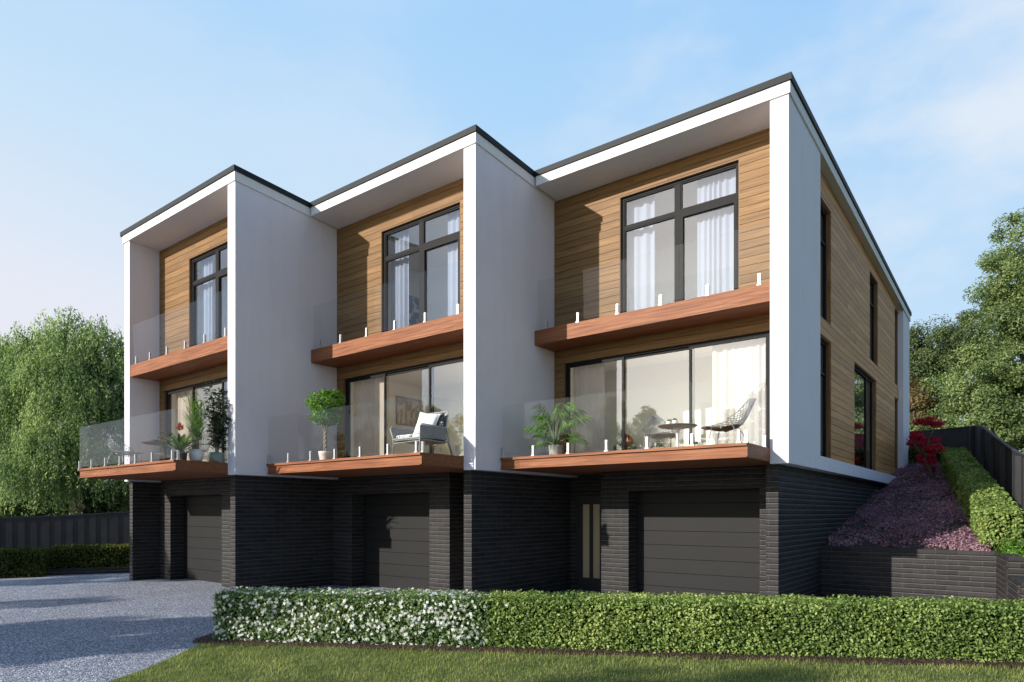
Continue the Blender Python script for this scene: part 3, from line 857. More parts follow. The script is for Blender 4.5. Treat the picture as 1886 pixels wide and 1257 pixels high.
        for i in range(n):
            a = X0 + (X1 - X0) * i / n
            mb.box(a, a + (X1 - X0) / n - 0.002, Y0, Y1, za - 0.02, za + 0.003)
        mb.build('room_floor', M['floor'], root)
    # upper balcony: plain timber box flush with the side walls
    mb = MB(); e = 0.003
    mb.box(xl + e, -0.306 - e, 0.012, 0.770, 5.44, ZU)
    ub = mb.build('upper_balcony', M['deck'], root)
    balustrade(ub, xl + 0.05, -0.33, 0.06, ZU, [-4.97, -4.18, -3.26, -2.34, -1.42, -0.5], lean=0.013)  # lean added to carry the sun glint above the glass edge
    # lower balcony: deck lip, recessed edge board, thin bottom plate
    bl = -5.40 if left_wall else xl + e
    br = -0.306 - e
    mb = MB()
    mb.box(bl, br, -1.18, -0.004, 2.882, ZF); mb.box(xl + e, br, -0.004, 0.770, 2.882, ZF)
    ld = mb.build('lower_balcony', M['deck'], root)
    bi = bl + (0.06 if left_wall else 0)
    mb = MB(); mb.box(bi, br - 0.001, -1.14, -0.005, 2.716, 2.88); mb.box(xl + e, br - 0.001, -0.005, 1.75, 2.716, 2.88)
    mb.build('edge_board', M['deck'], ld)
    mb = MB(); mb.box(bl, br - 0.002, -1.175, -0.006, 2.70, 2.714); mb.box(xl + e, br - 0.002, -0.006, 1.75, 2.70, 2.714)
    mb.build('bottom_plate', M['deck'], ld)
    sp = [-5.2, -4.453, -3.644, -2.826, -2.026, -1.214, -0.443] if not left_wall else [-5.37, -4.61, -3.80, -2.99, -2.17, -1.36, -0.443]
    balustrade(ld, bl + 0.02, br - 0.045, -1.135, ZF, sp, side_y=-0.01, left_side=left_wall)
    # brick base
    mb = MB(); mb.box(-0.406, -0.2, 0.115, D - 0.4, -0.05, ZW - 0.004)
    if left_wall: mb.box(xl - 0.27, xl - 0.09, 0.115, D - 0.4, -0.05, ZW - 0.004)
    mb.box(xl - 0.19, -0.41, D - 0.6, D - 0.42, -0.05, ZW - 0.006)
    mb.build('brick_wall', M['brick'], root)
    left_lim = xl - 0.2 + 0.003 if not left_wall else xl - 0.09 + 0.003
    if mirrored: garage_side(root, -3.42, -0.733, -5.453 + 0.003, -4.07, left_lim)
    else: garage_side(root, -4.72, -2.06, -1.45, -0.41, left_lim)
    mb = MB(); mb.box(left_lim, -0.41, 1.96, D - 0.5, 2.55, ZF - 0.04); mb.build('floor_slab', M['backing'], root)
    return root

U = [(0.0, 0.0), (-5.253, -1.93), (-10.506, -3.86)]
townhouse(0, 0, 9.162, 0.037, 'right-hand end townhouse with timber clad side wall and garage on its right', True, side_clad=True)
townhouse(-5.253, -1.93, 9.269, 0.060, 'middle townhouse with lounge chair and ficus on its lower balcony', False)
townhouse(-10.506, -3.86, 9.387, 0.062, 'left-hand end townhouse beside the willow, with several plants on its balcony', False, left_wall=True)

# ------------------------------------------------------------------ curtains and pictures inside
def curtain(ox, oy, x0, x1, y, z0, z1, mat, label, folds=None, amp=0.034):
    """hanging folds; x0..x1 in bay coordinates"""
    w = x1 - x0; nf = folds or max(3, int(w / 0.13)); cols = nf * 10
    x = np.linspace(0, w, cols + 1)
    ph = rng.uniform(0, 6.28, 3)
    yy = amp * np.sin(x / w * nf * 2 * np.pi + 2.0 * np.sin(x * 4.1 + ph[0]) + 1.1 * np.sin(x * 9.7 + ph[2])) * (0.62 + 0.38 * np.sin(x * 7.3 + ph[1]))
    zs_ = np.linspace(0, z1 - z0, 6)
    V = []
    for j, z in enumerate(zs_):
        k = 1.0 + 0.12 * (1 - j / 5) * np.sin(x * 7 + ph[2])
        V.append(np.stack([x, yy * k, np.full_like(x, z)], 1))
    V = np.concatenate(V)
    n = cols + 1
    F = np.array([[j * n + i, j * n + i + 1, (j + 1) * n + i + 1, (j + 1) * n + i] for j in range(5) for i in range(cols)])
    o = mesh_np('curtain', V, F, mat, smooth=True)
    o.location = (ox + x0, oy + y, z0)
    return tag(o, label, 'curtain', 'curtains behind the windows')

names = ('right-hand', 'middle', 'left-hand')
for k, (ox, oy) in enumerate(U):
    low_l = (-4.93, -4.12) if k == 0 else ((-4.93, -3.75) if k == 1 else (-4.93, -4.15))
    low_r = (-1.72, -0.56) if k == 0 else ((-1.02, -0.5) if k == 1 else (-1.5, -0.5))
    curtain(ox, oy, *low_l, 1.06, ZF + 0.012, 5.30, M['shade_beige'], f'curtain toned beige for shade behind left sliding pane of {names[k]} townhouse')
    curtain(ox, oy, *low_r, 1.06, ZF + 0.012, 5.30, M['curtain'], f'white sheer curtain behind right sliding pane of {names[k]} townhouse')
    curtain(ox, oy, -3.56, -2.93, 1.06, ZU + 0.03, 8.48, M['sheer_dimmed'], f'white sheer curtain at left of upper window of {names[k]} townhouse')
    curtain(ox, oy, -2.02 if k == 0 else -1.72, -1.10, 1.06, ZU + 0.03, 8.48, M['sheer_dimmed'], f'white sheer curtain at right of upper window of {names[k]} townhouse')

def wall_art(x, y0, y1, z0, z1, mat, label):
    o = thing('wall_art', (x, (y0 + y1) / 2, z0), label, 'picture')
    h, w = z1 - z0, (y1 - y0) / 2
    mb = MB(); mb.box(0, 0.03, -w, w, 0, h); mb.build('canvas', mat, o)
    mb = MB(); t = 0.025
    for a, b, c, d in ((-w - t, -w, -t, h + t), (w, w + t, -t, h + t), (-w, w, -t, 0), (-w, w, h, h + t)): mb.box(-0.003, 0.045, a, b, c, d)
    mb.build('picture_frame', M['bark_pale'], o)
wall_art(-10.506 + 0.04, 0.80, 1.76, 4.26, 4.98, M['art_grass'], 'canvas of dry grasses on wall inside middle townhouse lower room')
wall_art(-10.506 + 0.04, 0.85, 1.72, 7.0, 7.85, M['art_blue'], 'blue wash painting on wall inside middle townhouse upper room')

# ------------------------------------------------------------------ plants
def hedge(name, label, p0, e, length, width, height, mat, leaf=0.055, dens=2300, slope=0.0, core=True, flower=None, group='clipped hedges', ends=(True, True), cat='hedge', back=0.5):
    """clipped hedge; local x runs along it, +y is its back; leaves in a thin uneven shell round a dark inside"""
    e = np.asarray(e, float)[:2]; e = e / np.linalg.norm(e)
    root = thing(name, (p0[0], p0[1], p0[2]), label, cat, group, rz=math.atan2(e[1], e[0]))
    def shell(n, depth, out=0.02):
        A = [length * height, length * width, width * height if ends[0] else 0, width * height if ends[1] else 0, length * height * back]
        cnt = (np.array(A) * n).astype(int)
        P, Q = [], []
        for k, c in enumerate(cnt):
            if c == 0: continue
            u, v = rng.uniform(0, 1, c), rng.uniform(0, 1, c)
            s = np.clip(rng.normal(0, 0.5, c), -1.6, 1.1) * depth - depth * 0.35 + out
            if k == 0: p, q = np.stack([u * length, -s, v * height], 1), (0, -1, 0)
            elif k == 1: p, q = np.stack([u * length, v * width, height + s], 1), (0, 0, 1)
            elif k == 2: p, q = np.stack([-s, u * width, v * height], 1), (-1, 0, 0)
            elif k == 3: p, q = np.stack([length + s, u * width, v * height], 1), (1, 0, 0)
            else: p, q = np.stack([u * length, width + s, v * height], 1), (0, 1, 0)
            P.append(p); Q.append(np.tile(np.array(q, float), (c, 1)))
        P, Q = np.concatenate(P), np.concatenate(Q)
        P = P + 0.010 * np.sin(P[:, [1, 2, 0]] * 9 + P[:, [2, 0, 1]] * 5)
        P[:, 2] = np.maximum(P[:, 2], 0.01)
        return P, Q
    P, Q = shell(dens, 0.055)
    m_ = len(P)
    v, f = leaf_geo(P, Q * 0.55 + np.array([0, 0, 0.35]) + rng.normal(size=(m_, 3)) * 0.62, leaf * rng.uniform(0.7, 1.25, m_), 0.62, fold=0.18)
    v[:, 2] += slope * v[:, 0]
    mesh_np('foliage', v, f, mat, root)
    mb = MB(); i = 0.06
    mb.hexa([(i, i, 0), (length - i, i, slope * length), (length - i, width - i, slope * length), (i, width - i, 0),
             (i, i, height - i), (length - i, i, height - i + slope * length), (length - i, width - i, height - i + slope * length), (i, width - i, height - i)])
    mb.build('dark_core', M['core'], root)  # solid near-black box standing in for the shade inside the leaves
    if flower:
        P, Q = shell(flower, 0.02, 0.055)
        P[:, 0] *= (length + 0.25) / length
        c0 = P; m_ = len(P)
        patch = np.sin(P[:, 0] * 2.3) + np.sin(P[:, 0] * 5.1 + P[:, 2] * 6) + 1.0 - 1.8 * np.abs(P[:, 2] / height - 0.6)
        keep = (rng.uniform(-0.2, 1.4, m_) < 0.75 + 0.3 * patch) & (rng.uniform(0, 1, m_) < np.clip((length + 0.1 - P[:, 0]) / 0.55, 0.05, 1))
        P, Q = P[keep], Q[keep]; m_ = len(P)
        nrm = unit(Q + rng.normal(size=(m_, 3)) * 0.45 + np.array([0, 0, 0.2]))
        ref = rng.normal(size=(m_, 3)); t1 = unit(np.cross(nrm, ref)); t2 = np.cross(nrm, t1)
        R0 = rng.uniform(0.019, 0.031, m_)[:, None]
        vs, fs = [], []
        for k in range(5):
            a = 2 * math.pi * k / 5
            d = t1 * math.cos(a) + t2 * math.sin(a)
            v, f = leaf_geo(P + d * R0 * 0.58, nrm, R0[:, 0] * 1.15, 0.44, d=d, fold=0.05)
            fs.append(f + sum(len(q) for q in vs)); vs.append(v)
        mesh_np('blossom', np.concatenate(vs), np.concatenate(fs), M['petal'], root)
    return root

hedge('jasmine_hedge', 'low hedge full of white star jasmine flowers beside the gravel driveway', (HP[0], HP[1], 0), HE, 3.92, 0.7, 0.655, M['jasmine'], leaf=0.042, dens=4200, flower=380, ends=(True, False))
p = HP + HE * 3.9
hedge('box_hedge', 'long clipped plain green hedge between lawn and brick retaining wall', (p[0], p[1], 0), HE, 11.2, 0.7, 0.665, M['hedge'], leaf=0.043, dens=4200, ends=(False, True))
hedge('boundary_hedge', 'clipped green hedge climbing the bank along the curved dark fence', (3.075, 3.5, 1.17), (-0.152, 1), 9.6, 0.55, 0.66, M['hedge'], leaf=0.06, dens=1900, slope=0.205, back=1.0)
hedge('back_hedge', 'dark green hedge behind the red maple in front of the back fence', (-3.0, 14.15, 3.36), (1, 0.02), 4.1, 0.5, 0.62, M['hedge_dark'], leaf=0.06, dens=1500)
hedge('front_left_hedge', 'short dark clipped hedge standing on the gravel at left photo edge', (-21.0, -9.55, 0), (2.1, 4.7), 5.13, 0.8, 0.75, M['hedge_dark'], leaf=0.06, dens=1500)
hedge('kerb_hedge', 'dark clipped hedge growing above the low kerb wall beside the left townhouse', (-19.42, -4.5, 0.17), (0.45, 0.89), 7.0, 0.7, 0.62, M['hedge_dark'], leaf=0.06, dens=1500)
mb = MB(); d_ = unit(np.array([[0.45, 0.89]]))[0]; n_ = np.array([d_[1], -d_[0]])
a = np.array([-19.45, -4.72]); b = a + d_ * 7.4
q = [a + n_ * 0.12, b + n_ * 0.12, b - n_ * 0.9, a - n_ * 0.9]
mb.hexa([(p_[0], p_[1], -0.02) for p_ in q] + [(p_[0], p_[1], 0.18) for p_ in q])
tag(mb.build('kerb_wall', M['brick']), 'low dark brick kerb wall under the hedge by the left townhouse', 'kerb wall')

def dress(V, Nn, L, W=0.55, d=None, fold=0.12): return leaf_geo(V, Nn, L, W, d, fold)

def tree(name, label, base, trunk_h, trunk_r, blobs, n_leaf, leaf, mat, clump=0.55, clumps_per=26, group=None, lean=(0, 0), bark='bark', shell=0.62, cat='tree', limbs=5, wid=0.6, flat=0.75, holes=0.0):
    """tapered trunk, limbs to every mass of the crown, leaves in clumps through an uneven outer shell"""
    root = thing(name, base, label, cat, group)
    B = np.array(blobs, float)
    vol = (B[:, 3] * B[:, 4] * B[:, 5]) ** (2 / 3); vol /= vol.sum()
    mb = MB()
    top = Vector((lean[0], lean[1], trunk_h))
    pts = [Vector((lean[0] * t * t + 0.06 * math.sin(t * 5), lean[1] * t * t + 0.06 * math.cos(t * 4) - 0.06, trunk_h * t)) for t in np.linspace(0, 1, 7)]
    mb.tube(pts, [trunk_r * (1.25 - 0.25 * min(1, t * 5)) * (1 - 0.45 * t) for t in np.linspace(0, 1, 7)], 10)
    C, Cn, Cb = [], [], []
    for i, (cx, cy, cz, rx, ry, rz) in enumerate(B):
        k = max(5, int(clumps_per * len(B) * vol[i]))
        d = unit(rng.normal(size=(k, 3)))
        r = shell + (1 - shell) * rng.uniform(0, 1, k) ** 0.7
        c = np.array([cx, cy, cz]) + d * r[:, None] * np.array([rx, ry, rz])
        C.append(c); Cn.append(d); Cb.append(np.full(k, i))
        st = pts[-1] if cz > trunk_h * 0.8 else pts[max(2, min(6, int(cz / trunk_h * 6) - 1))]
        mid = st.lerp(Vector((cx, cy, cz)), 0.55) + Vector((random.uniform(-.2, .2), random.uniform(-.2, .2), -0.12 * rz))
        cc = Vector((cx, cy, cz - 0.1 * rz))
        mb.tube([st, mid, cc], [trunk_r * 0.42, trunk_r * 0.30, trunk_r * 0.16], 7)
        for j in range(min(limbs, k)):
            e = Vector(c[j]); m2 = cc.lerp(e, 0.5) + Vector((random.uniform(-.15, .15), random.uniform(-.15, .15), random.uniform(-.1, .2)))
            mb.tube([cc, m2, e], [trunk_r * 0.16, trunk_r * 0.09, trunk_r * 0.03], 5)
    mb.build('trunk', M[bark], root, smooth=True)
    C, Cn = np.concatenate(C), np.concatenate(Cn)
    kc = len(C)
    pick = rng.integers(0, kc, n_leaf)
    sz = clump * rng.uniform(0.55, 1.35, kc)[pick][:, None]
    g = rng.normal(size=(n_leaf, 3)); g = unit(g) * (rng.uniform(0.25, 1.0, n_leaf) ** 0.6)[:, None]
    P = C[pick] + g * sz * np.array([1, 1, flat])
    if holes:
        h = np.sin(P[:, 0] * 2.1 + 3 * np.sin(P[:, 2] * 1.3)) * np.sin(P[:, 1] * 2.3 + 1) * np.sin(P[:, 2] * 2.0 + 0.5)
        keep = h < 1 - holes
        P, pick, g = P[keep], pick[keep], g[keep]
    m_ = len(P)
    nn = Cn[pick] * 0.35 + g * 0.45 + np.array([0, 0, 0.45]) + rng.normal(size=(m_, 3)) * 0.5
    v, f = leaf_geo(P, nn, leaf * rng.uniform(0.7, 1.25, m_), wid, fold=0.15)
    mesh_np('crown', v, f, mat, root)
    return root

def weeping_tree(name, label, base, trunk_h, trunk_r, domes, n_strand, mat, leaf=0.2, drop=(1.0, 3.2), group=None, zmin=1.2):
    root = thing(name, base, label, 'tree', group)
    mb = MB()
    pts = [Vector((0.12 * math.sin(t * 4), 0.1 * math.cos(t * 3) - 0.1, trunk_h * t)) for t in np.linspace(0, 1, 6)]
    mb.tube(pts, [trunk_r * (1 - 0.5 * t) for t in np.linspace(0, 1, 6)], 10)
    B = np.array(domes, float)
    w = B[:, 3] * B[:, 4]; w /= w.sum()
    pick = rng.choice(len(B), n_strand, p=w)
    d = unit(rng.normal(size=(n_strand, 3))); d[:, 2] = np.abs(d[:, 2]) * 1.1 - 0.35
    S = B[pick, :3] + unit(d) * B[pick, 3:6] * rng.uniform(0.5, 1.22, n_strand)[:, None]
    for i, b in enumerate(B):
        cc = Vector(b[:3]); st = pts[4 if b[2] < trunk_h + 1 else 5]
        mb.tube([st, st.lerp(cc, 0.5) + Vector((0, 0, 0.3)), cc], [trunk_r * 0.45, trunk_r * 0.3, trunk_r * 0.14], 7)
        idx = np.where(pick == i)[0][:7]
        for j in idx:
            e = Vector(S[j]); mb.tube([cc, cc.lerp(e, 0.5) + Vector((0, 0, 0.25)), e], [trunk_r * 0.13, trunk_r * 0.08, trunk_r * 0.03], 5)
    mb.build('trunk', M['bark'], root, smooth=True)
    P, Dd, Nn = [], [], []
    L = rng.uniform(*drop, n_strand) * rng.uniform(0.6, 1.1, n_strand)
    out = d * np.array([1, 1, 0]); sway = rng.normal(size=(n_strand, 3)) * np.array([0.12, 0.12, 0])
    for i in range(n_strand):
        n = int(L[i] / (leaf * 0.36)) + 2
        t = np.linspace(0, 1, n)[:, None]
        p = S[i] + out[i] * 0.28 * np.sin(t * 1.5) + sway[i] * t * L[i] + np.array([0, 0, -1.0]) * L[i] * (t ** 1.15) + np.array([0, 0, 0.18]) * np.sin(t * 2.4)
        p = p + rng.normal(size=(n, 3)) * 0.07
        P.append(p); Dd.append(np.tile(np.array([0, 0, -1.0]) + out[i] * 0.3, (n, 1)) + rng.normal(size=(n, 3)) * 0.5)
        Nn.append(np.tile(out[i] + np.array([0, 0, 0.25]), (n, 1)) + rng.normal(size=(n, 3)) * 0.6)
    P, Dd, Nn = np.concatenate(P), np.concatenate(Dd), np.concatenate(Nn)
    ok_ = P[:, 2] > zmin
    P, Dd, Nn = P[ok_], Dd[ok_], Nn[ok_]
    v, f = leaf_geo(P, Nn, leaf * rng.uniform(0.7, 1.3, len(P)), 0.30, d=Dd, fold=0.08)
    mesh_np('crown', v, f, mat, root)
    return root

C0 = np.array([3.15, -11.641]); FW = np.array([-0.6119, 0.7909]); RT = np.array([0.7909, 0.6119])
def spot(r, d): q_ = C0 + RT * r + FW * d; return (float(q_[0]), float(q_[1]), 0.0)

# beyond the left fence
def dome(r, d, z, a, b, root):           # metres right of / ahead of the lens -> tree-local dome
    q_ = spot(r, d); return (q_[0] - root[0], q_[1] - root[1], z - root[2], a, a, b)
rt = spot(-19.0, 29.0)
weeping_tree('willow_tree', 'tall light green weeping willow behind the left fence beside the townhouse', rt, 5.6, 0.34,
    [dome(*a_, rt) for a_ in ((-19.5, 29, 9.4, 1.0, 1.2), (-18.0, 29, 9.2, 0.8, 1.0), (-20.7, 28.6, 8.6, 0.9, 1.2), (-17.0, 29.3, 8.2, 1.0, 1.1), (-19.2, 28.6, 8.0, 1.5, 1.2), (-16.2, 29.5, 7.2, 1.0, 1.1),
      (-20.9, 28.2, 6.6, 1.1, 1.1), (-18.4, 28.0, 6.6, 1.4, 1.1), (-16.8, 29, 6.0, 1.1, 1.0), (-20.4, 27.8, 4.9, 1.1, 1.0), (-18.6, 27.4, 4.9, 1.3, 1.0), (-17.0, 28.4, 4.2, 1.2, 1.0), (-19.6, 27.2, 3.5, 1.2, 0.9))],
    4300, M['willow'], leaf=0.145, drop=(0.7, 2.3), group='trees beyond the left fence', zmin=0.4)
rt = spot(-24.0, 29.5)
weeping_tree('willow_tree', 'shorter weeping tree cut by the left photo edge behind the left fence', rt, 4.6, 0.3,
    [dome(*a_, rt) for a_ in ((-22.9, 29.5, 8.5, 1.2, 1.3), (-24.4, 29.4, 9.2, 1.3, 1.3), (-22.3, 29.2, 7.2, 1.1, 1.2), (-22.4, 28.8, 5.6, 1.0, 1.2), (-23.8, 29, 6.6, 1.4, 1.3), (-22.7, 28.2, 3.8, 1.1, 1.1), (-24.2, 28, 4.4, 1.4, 1.2))],
    2100, M['willow'], leaf=0.145, drop=(0.7, 2.3), group='trees beyond the left fence', zmin=0.4)
rt = spot(-15.0, 33.0)
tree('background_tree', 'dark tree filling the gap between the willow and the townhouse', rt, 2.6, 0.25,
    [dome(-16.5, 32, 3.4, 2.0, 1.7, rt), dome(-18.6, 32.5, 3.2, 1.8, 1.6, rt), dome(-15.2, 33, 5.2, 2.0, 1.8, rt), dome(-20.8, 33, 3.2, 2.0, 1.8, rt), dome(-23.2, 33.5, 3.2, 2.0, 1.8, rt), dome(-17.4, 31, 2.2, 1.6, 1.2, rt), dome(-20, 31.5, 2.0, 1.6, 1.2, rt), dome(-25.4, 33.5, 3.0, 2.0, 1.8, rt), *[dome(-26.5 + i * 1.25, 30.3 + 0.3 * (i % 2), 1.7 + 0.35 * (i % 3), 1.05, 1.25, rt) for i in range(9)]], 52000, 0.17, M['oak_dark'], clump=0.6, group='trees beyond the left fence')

# beyond the right fence: big trees on rising ground, clear of the terrace's shadow
def big_tree(label, root_rd, k, blobs, n, leaf, mat, trunk_h, trunk_r, clump, per, holes):
    q_ = spot(root_rd[0] * k, root_rd[1] * k); rt = (q_[0], q_[1], 2.4)
    bl = [dome(r * k, d * k, (z - 1.84) * k + 1.84, a * k, b * k, rt) for r, d, z, a, b in blobs]
    return tree('broadleaf_tree', label, rt, trunk_h * k, trunk_r * k, bl, n, leaf * k, mat, clump=clump * k, clumps_per=per, group='trees beyond the right fence', shell=0.68, holes=holes)
big_tree('tallest full broadleaf tree beyond the right fence cut by the photo edge', (20.0, 25.5), 1.84,
    [(20.7, 25.5, 12.0, 1.9, 1.9), (19.9, 25.5, 10.6, 1.3, 1.2), (18.95, 25.5, 10.7, 1.1, 1.1), (19.7, 25.2, 9.5, 1.6, 1.3), (18.5, 25, 9.0, 0.9, 0.8), (20.6, 24.8, 7.9, 2.4, 1.9), (18.4, 24.8, 7.3, 1.7, 1.3), (17.3, 24.6, 6.2, 1.6, 1.3), (19.6, 24.2, 5.6, 2.3, 1.8), (16.8, 24.2, 4.7, 1.6, 1.3), (18.4, 23.6, 4.0, 1.9, 1.4), (21.6, 23.8, 4.4, 2.0, 1.7), (22.6, 25, 8.4, 2.2, 2.4), (15.6, 24.6, 4.0, 1.4, 1.2)],
    200000, 0.094, M['oak'], 5.0, 0.38, 0.50, 46, 0.12)
big_tree('darker rounded tree behind the tallest tree, next to the cladded side wall', (20.0, 33.0), 1.6,
    [(19.6, 32.5, 9.3, 1.3, 1.3), (20.3, 32.5, 9.7, 1.5, 1.4), (21.8, 32.8, 10.0, 1.7, 1.5), (23.4, 33, 10.4, 1.8, 1.6), (20.0, 32.2, 8.2, 1.5, 1.4), (19.6, 32.0, 6.9, 1.7, 1.5), (21.6, 31.5, 6.8, 2.1, 1.7), (19.7, 31.2, 4.8, 1.5, 1.4), (21.4, 31, 4.6, 1.8, 1.4)],
    90000, 0.105, M['oak_dark'], 3.6, 0.3, 0.55, 40, 0.12)
big_tree('small brownish tree at the far corner of the right fence', (18.7, 31.0), 1.6,
    [(18.75, 31.0, 6.7, 0.8, 1.3), (18.9, 30.6, 5.1, 1.0, 1.0)],
    7000, 0.12, mat_leaf('brownish_leaves', (0.07, 0.055, 0.025), (0.16, 0.12, 0.05), (0.26, 0.21, 0.09), 0.3, 0.02, 1.0), 1.8, 0.14, 0.4, 30, 0.1)

# open, yellow-green trees behind the camera: they show in the panes and shade drive and lawn
for (x, y, h, s_, lab) in ((-16.0, -25.5, 8.6, 1.0, 'tall open yellow-green tree reflected in the middle sliding pane'),
                           (-9.6, -27.0, 9.6, 1.1, 'tall slender yellow-green tree reflected in the right sliding pane'),
                           (-20.0, -24.0, 7.0, 1.0, 'low spreading yellow-green tree reflected in the left sliding pane'),
                           (-13.5, -34.0, 9.0, 0.9, 'distant yellow-green tree reflected beside the door mullion'),
                           (-23.5, -17.5, 7.6, 1.1, 'yellow-green tree shading the gravel driveway from the left'),
                           (-13.2, -19.2, 6.0, 1.0, 'small yellow-green tree shading the middle of the driveway'),
                           (-10.6, -16.6, 4.6, 0.85, 'lowest yellow-green tree shading the near end of the driveway')):
    bl_ = []
    for k in range(9):
        t = k / 8
        r_ = (0.5 + 1.3 * math.sin(math.pi * (0.15 + 0.8 * (1 - t)))) * s_
        bl_.append((random.uniform(-1, 1) * r_ * 0.8, random.uniform(-1, 1) * r_ * 0.8, h * (0.26 + 0.68 * t), r_ * 0.62, r_ * 0.62, 0.75))
    tree('slender_tree', lab, (x, y, 0), h * 0.72, 0.13, bl_, 9000, 0.16, M['aspen'], clump=0.42, clumps_per=9, group='trees behind the camera', bark='bark_pale', shell=0.5)

# red maple on the bank
rt = (0.80, 11.75, 2.86)
tree('red_maple', 'small red maple with layered crimson foliage on top of the bank', rt, 0.62, 0.075,
    [(-0.02, 0, 1.72, 0.30, 0.3, 0.12), (0.22, 0.05, 1.62, 0.22, 0.25, 0.10), (-0.24, 0, 1.30, 0.17, 0.2, 0.13), (-0.12, 0.0, 1.08, 0.18, 0.2, 0.12), (0.20, 0, 1.15, 0.10, 0.12, 0.10), (0.14, -0.05, 0.88, 0.27, 0.25, 0.13), (-0.08, 0, 0.66, 0.22, 0.22, 0.16), (-0.42, 0.05, 1.08, 0.12, 0.12, 0.05), (0.02, 0, 0.46, 0.20, 0.2, 0.14), (0.05, 0.0, 0.26, 0.16, 0.16, 0.10)],
    15000, 0.038, M['maple'], clump=0.13, clumps_per=13, limbs=2, shell=0.35, flat=0.45)

def shrub(label, base, r, h, n, leaf, mat, group=None):
    root = thing('shrub', base, label, 'shrub', group)
    mb = MB()
    for k in range(7):
        a = k * 0.9; mb.tube([(0, 0, 0), (0.3 * r * math.cos(a), 0.3 * r * math.sin(a), 0.4 * h), (0.7 * r * math.cos(a), 0.7 * r * math.sin(a), 0.85 * h)], [0.012, 0.008, 0.003], 5)
    mb.build('stem', M['bark'], root)
    d = unit(rng.normal(size=(n, 3))); d[:, 2] = np.abs(d[:, 2])
    rad = rng.uniform(0.4, 1.0, n) ** 0.6 * (0.82 + 0.2 * np.sin(d[:, 0] * 7 + d[:, 1] * 5))
    P = d * rad[:, None] * np.array([r, r, h])
    v, f = leaf_geo(P, d + rng.normal(size=(n, 3)) * 0.6, leaf * rng.uniform(0.7, 1.3, n), 0.5)
    mesh_np('foliage', v, f, mat, root)
shrub('round light green shrub on the retaining wall at the hedge end', (2.98, 2.72, 1.08), 0.30, 0.34, 1500, 0.05, M['ficus'])
shrub('loose grey-green shrub by the fence above the stepped brick wall', (3.42, 2.5, 1.06), 0.34, 0.55, 1300, 0.055, M['oak_dark'])
shrub('low spreading bright green plant hanging over the stepped wall end', (3.30, 1.75, 1.0), 0.42, 0.20, 1500, 0.05, M['ficus'])

# ------------------------------------------------------------------ walls and fences of the garden
mb = MB()
mb.box(-0.197, 2.72, 3.09, 3.31, -0.05, 1.13)
A = np.array([2.72, 3.09]); fd = unit(np.array([[0.127, -0.992]]))[0]; sd = np.array([0.992, 0.127])
def wseg(u0, u1, z):
    a, b = A + fd * u0, A + fd * u1
    q_ = [b, b + sd * 0.22, a + sd * 0.22, a]
    mb.hexa([(p_[0], p_[1], -0.05) for p_ in q_] + [(p_[0], p_[1], z) for p_ in q_])
wseg(0.003, 1.59, 1.13); wseg(1.593, 2.92, 0.845); wseg(2.923, 4.3, 0.56)
mb.box(3.13, 8.0, 1.42, 1.60, -0.05, 1.127); mb.box(3.31, 8.0, 0.11, 0.29, -0.05, 0.842)
tag(mb.build('retaining_wall', M['brick']), 'low charcoal brick retaining wall holding the bank, with stepped right end', 'retaining wall')

def fence(name, label, line, board=0.15, group=None):
    """upright boards with shadow gaps along a plan line of (x, y, z_bottom, z_top), capped by a rail"""
    root = thing(name, (line[0][0], line[0][1], 0), label, 'fence', group)
    o = np.array([line[0][0], line[0][1], 0])
    L = np.array(line, float); seg = np.linalg.norm(np.diff(L[:, :2], axis=0), axis=1); cum = np.concatenate([[0], np.cumsum(seg)])
    def at(s): return np.array([np.interp(s, cum, L[:, k]) for k in range(4)])
    mb = MB(); s = 0.0; alt = 1
    while s < cum[-1] - 0.02:
        a, b = at(s), at(min(s + board + 0.012, cum[-1]))
        d = unit((b - a)[None, :2])[0]; n = np.array([d[1], -d[0]]) * 0.011
        off = np.array([d[1], -d[0]]) * (0.004 * alt + random.uniform(-0.002, 0.002)); alt = -alt
        q_ = [a[:2] + n + off, b[:2] + n + off, b[:2] - n + off, a[:2] - n + off]
        zz = [a[2], b[2], b[2], a[2]]; zt = [a[3], b[3], b[3], a[3]]
        mb.hexa([(q_[i][0] - o[0], q_[i][1] - o[1], zz[i]) for i in range(4)] + [(q_[i][0] - o[0], q_[i][1] - o[1], zt[i]) for i in range(4)])
        s += board
    mb.build('boards', M['fence'], root)
    mb = MB(); st = np.linspace(0, cum[-1], max(3, int(cum[-1] / 0.3)))
    for i in range(len(st) - 1):
        a, b = at(st[i]), at(st[i + 1]); d = unit((b - a)[None, :2])[0]; n = np.array([d[1], -d[0]]) * 0.035
        q_ = [a[:2] + n, b[:2] + n, b[:2] - n, a[:2] - n]; zt = [a[3], b[3], b[3], a[3]]
        mb.hexa([(q_[k][0] - o[0], q_[k][1] - o[1], zt[k] + 0.002) for k in range(4)] + [(q_[k][0] - o[0], q_[k][1] - o[1], zt[k] + 0.04) for k in range(4)])
    mb.build('top_rail', M['fence'], root)
    for s in np.arange(0.02, cum[-1], 2.4):
        mb = MB(); a, b = at(s), at(min(s + 0.1, cum[-1])); d = unit((b - a)[None, :2])[0]; n = np.array([-d[1], d[0]])
        q_ = [a[:2] + n * 0.02, a[:2] + n * 0.02 + d * 0.1, a[:2] + n * 0.12 + d * 0.1, a[:2] + n * 0.12]
        mb.hexa([(p_[0] - o[0], p_[1] - o[1], a[2] - 0.1) for p_ in q_] + [(p_[0] - o[0], p_[1] - o[1], a[3]) for p_ in q_])
        mb.build('post', M['fence'], root)
    return root
fl = []
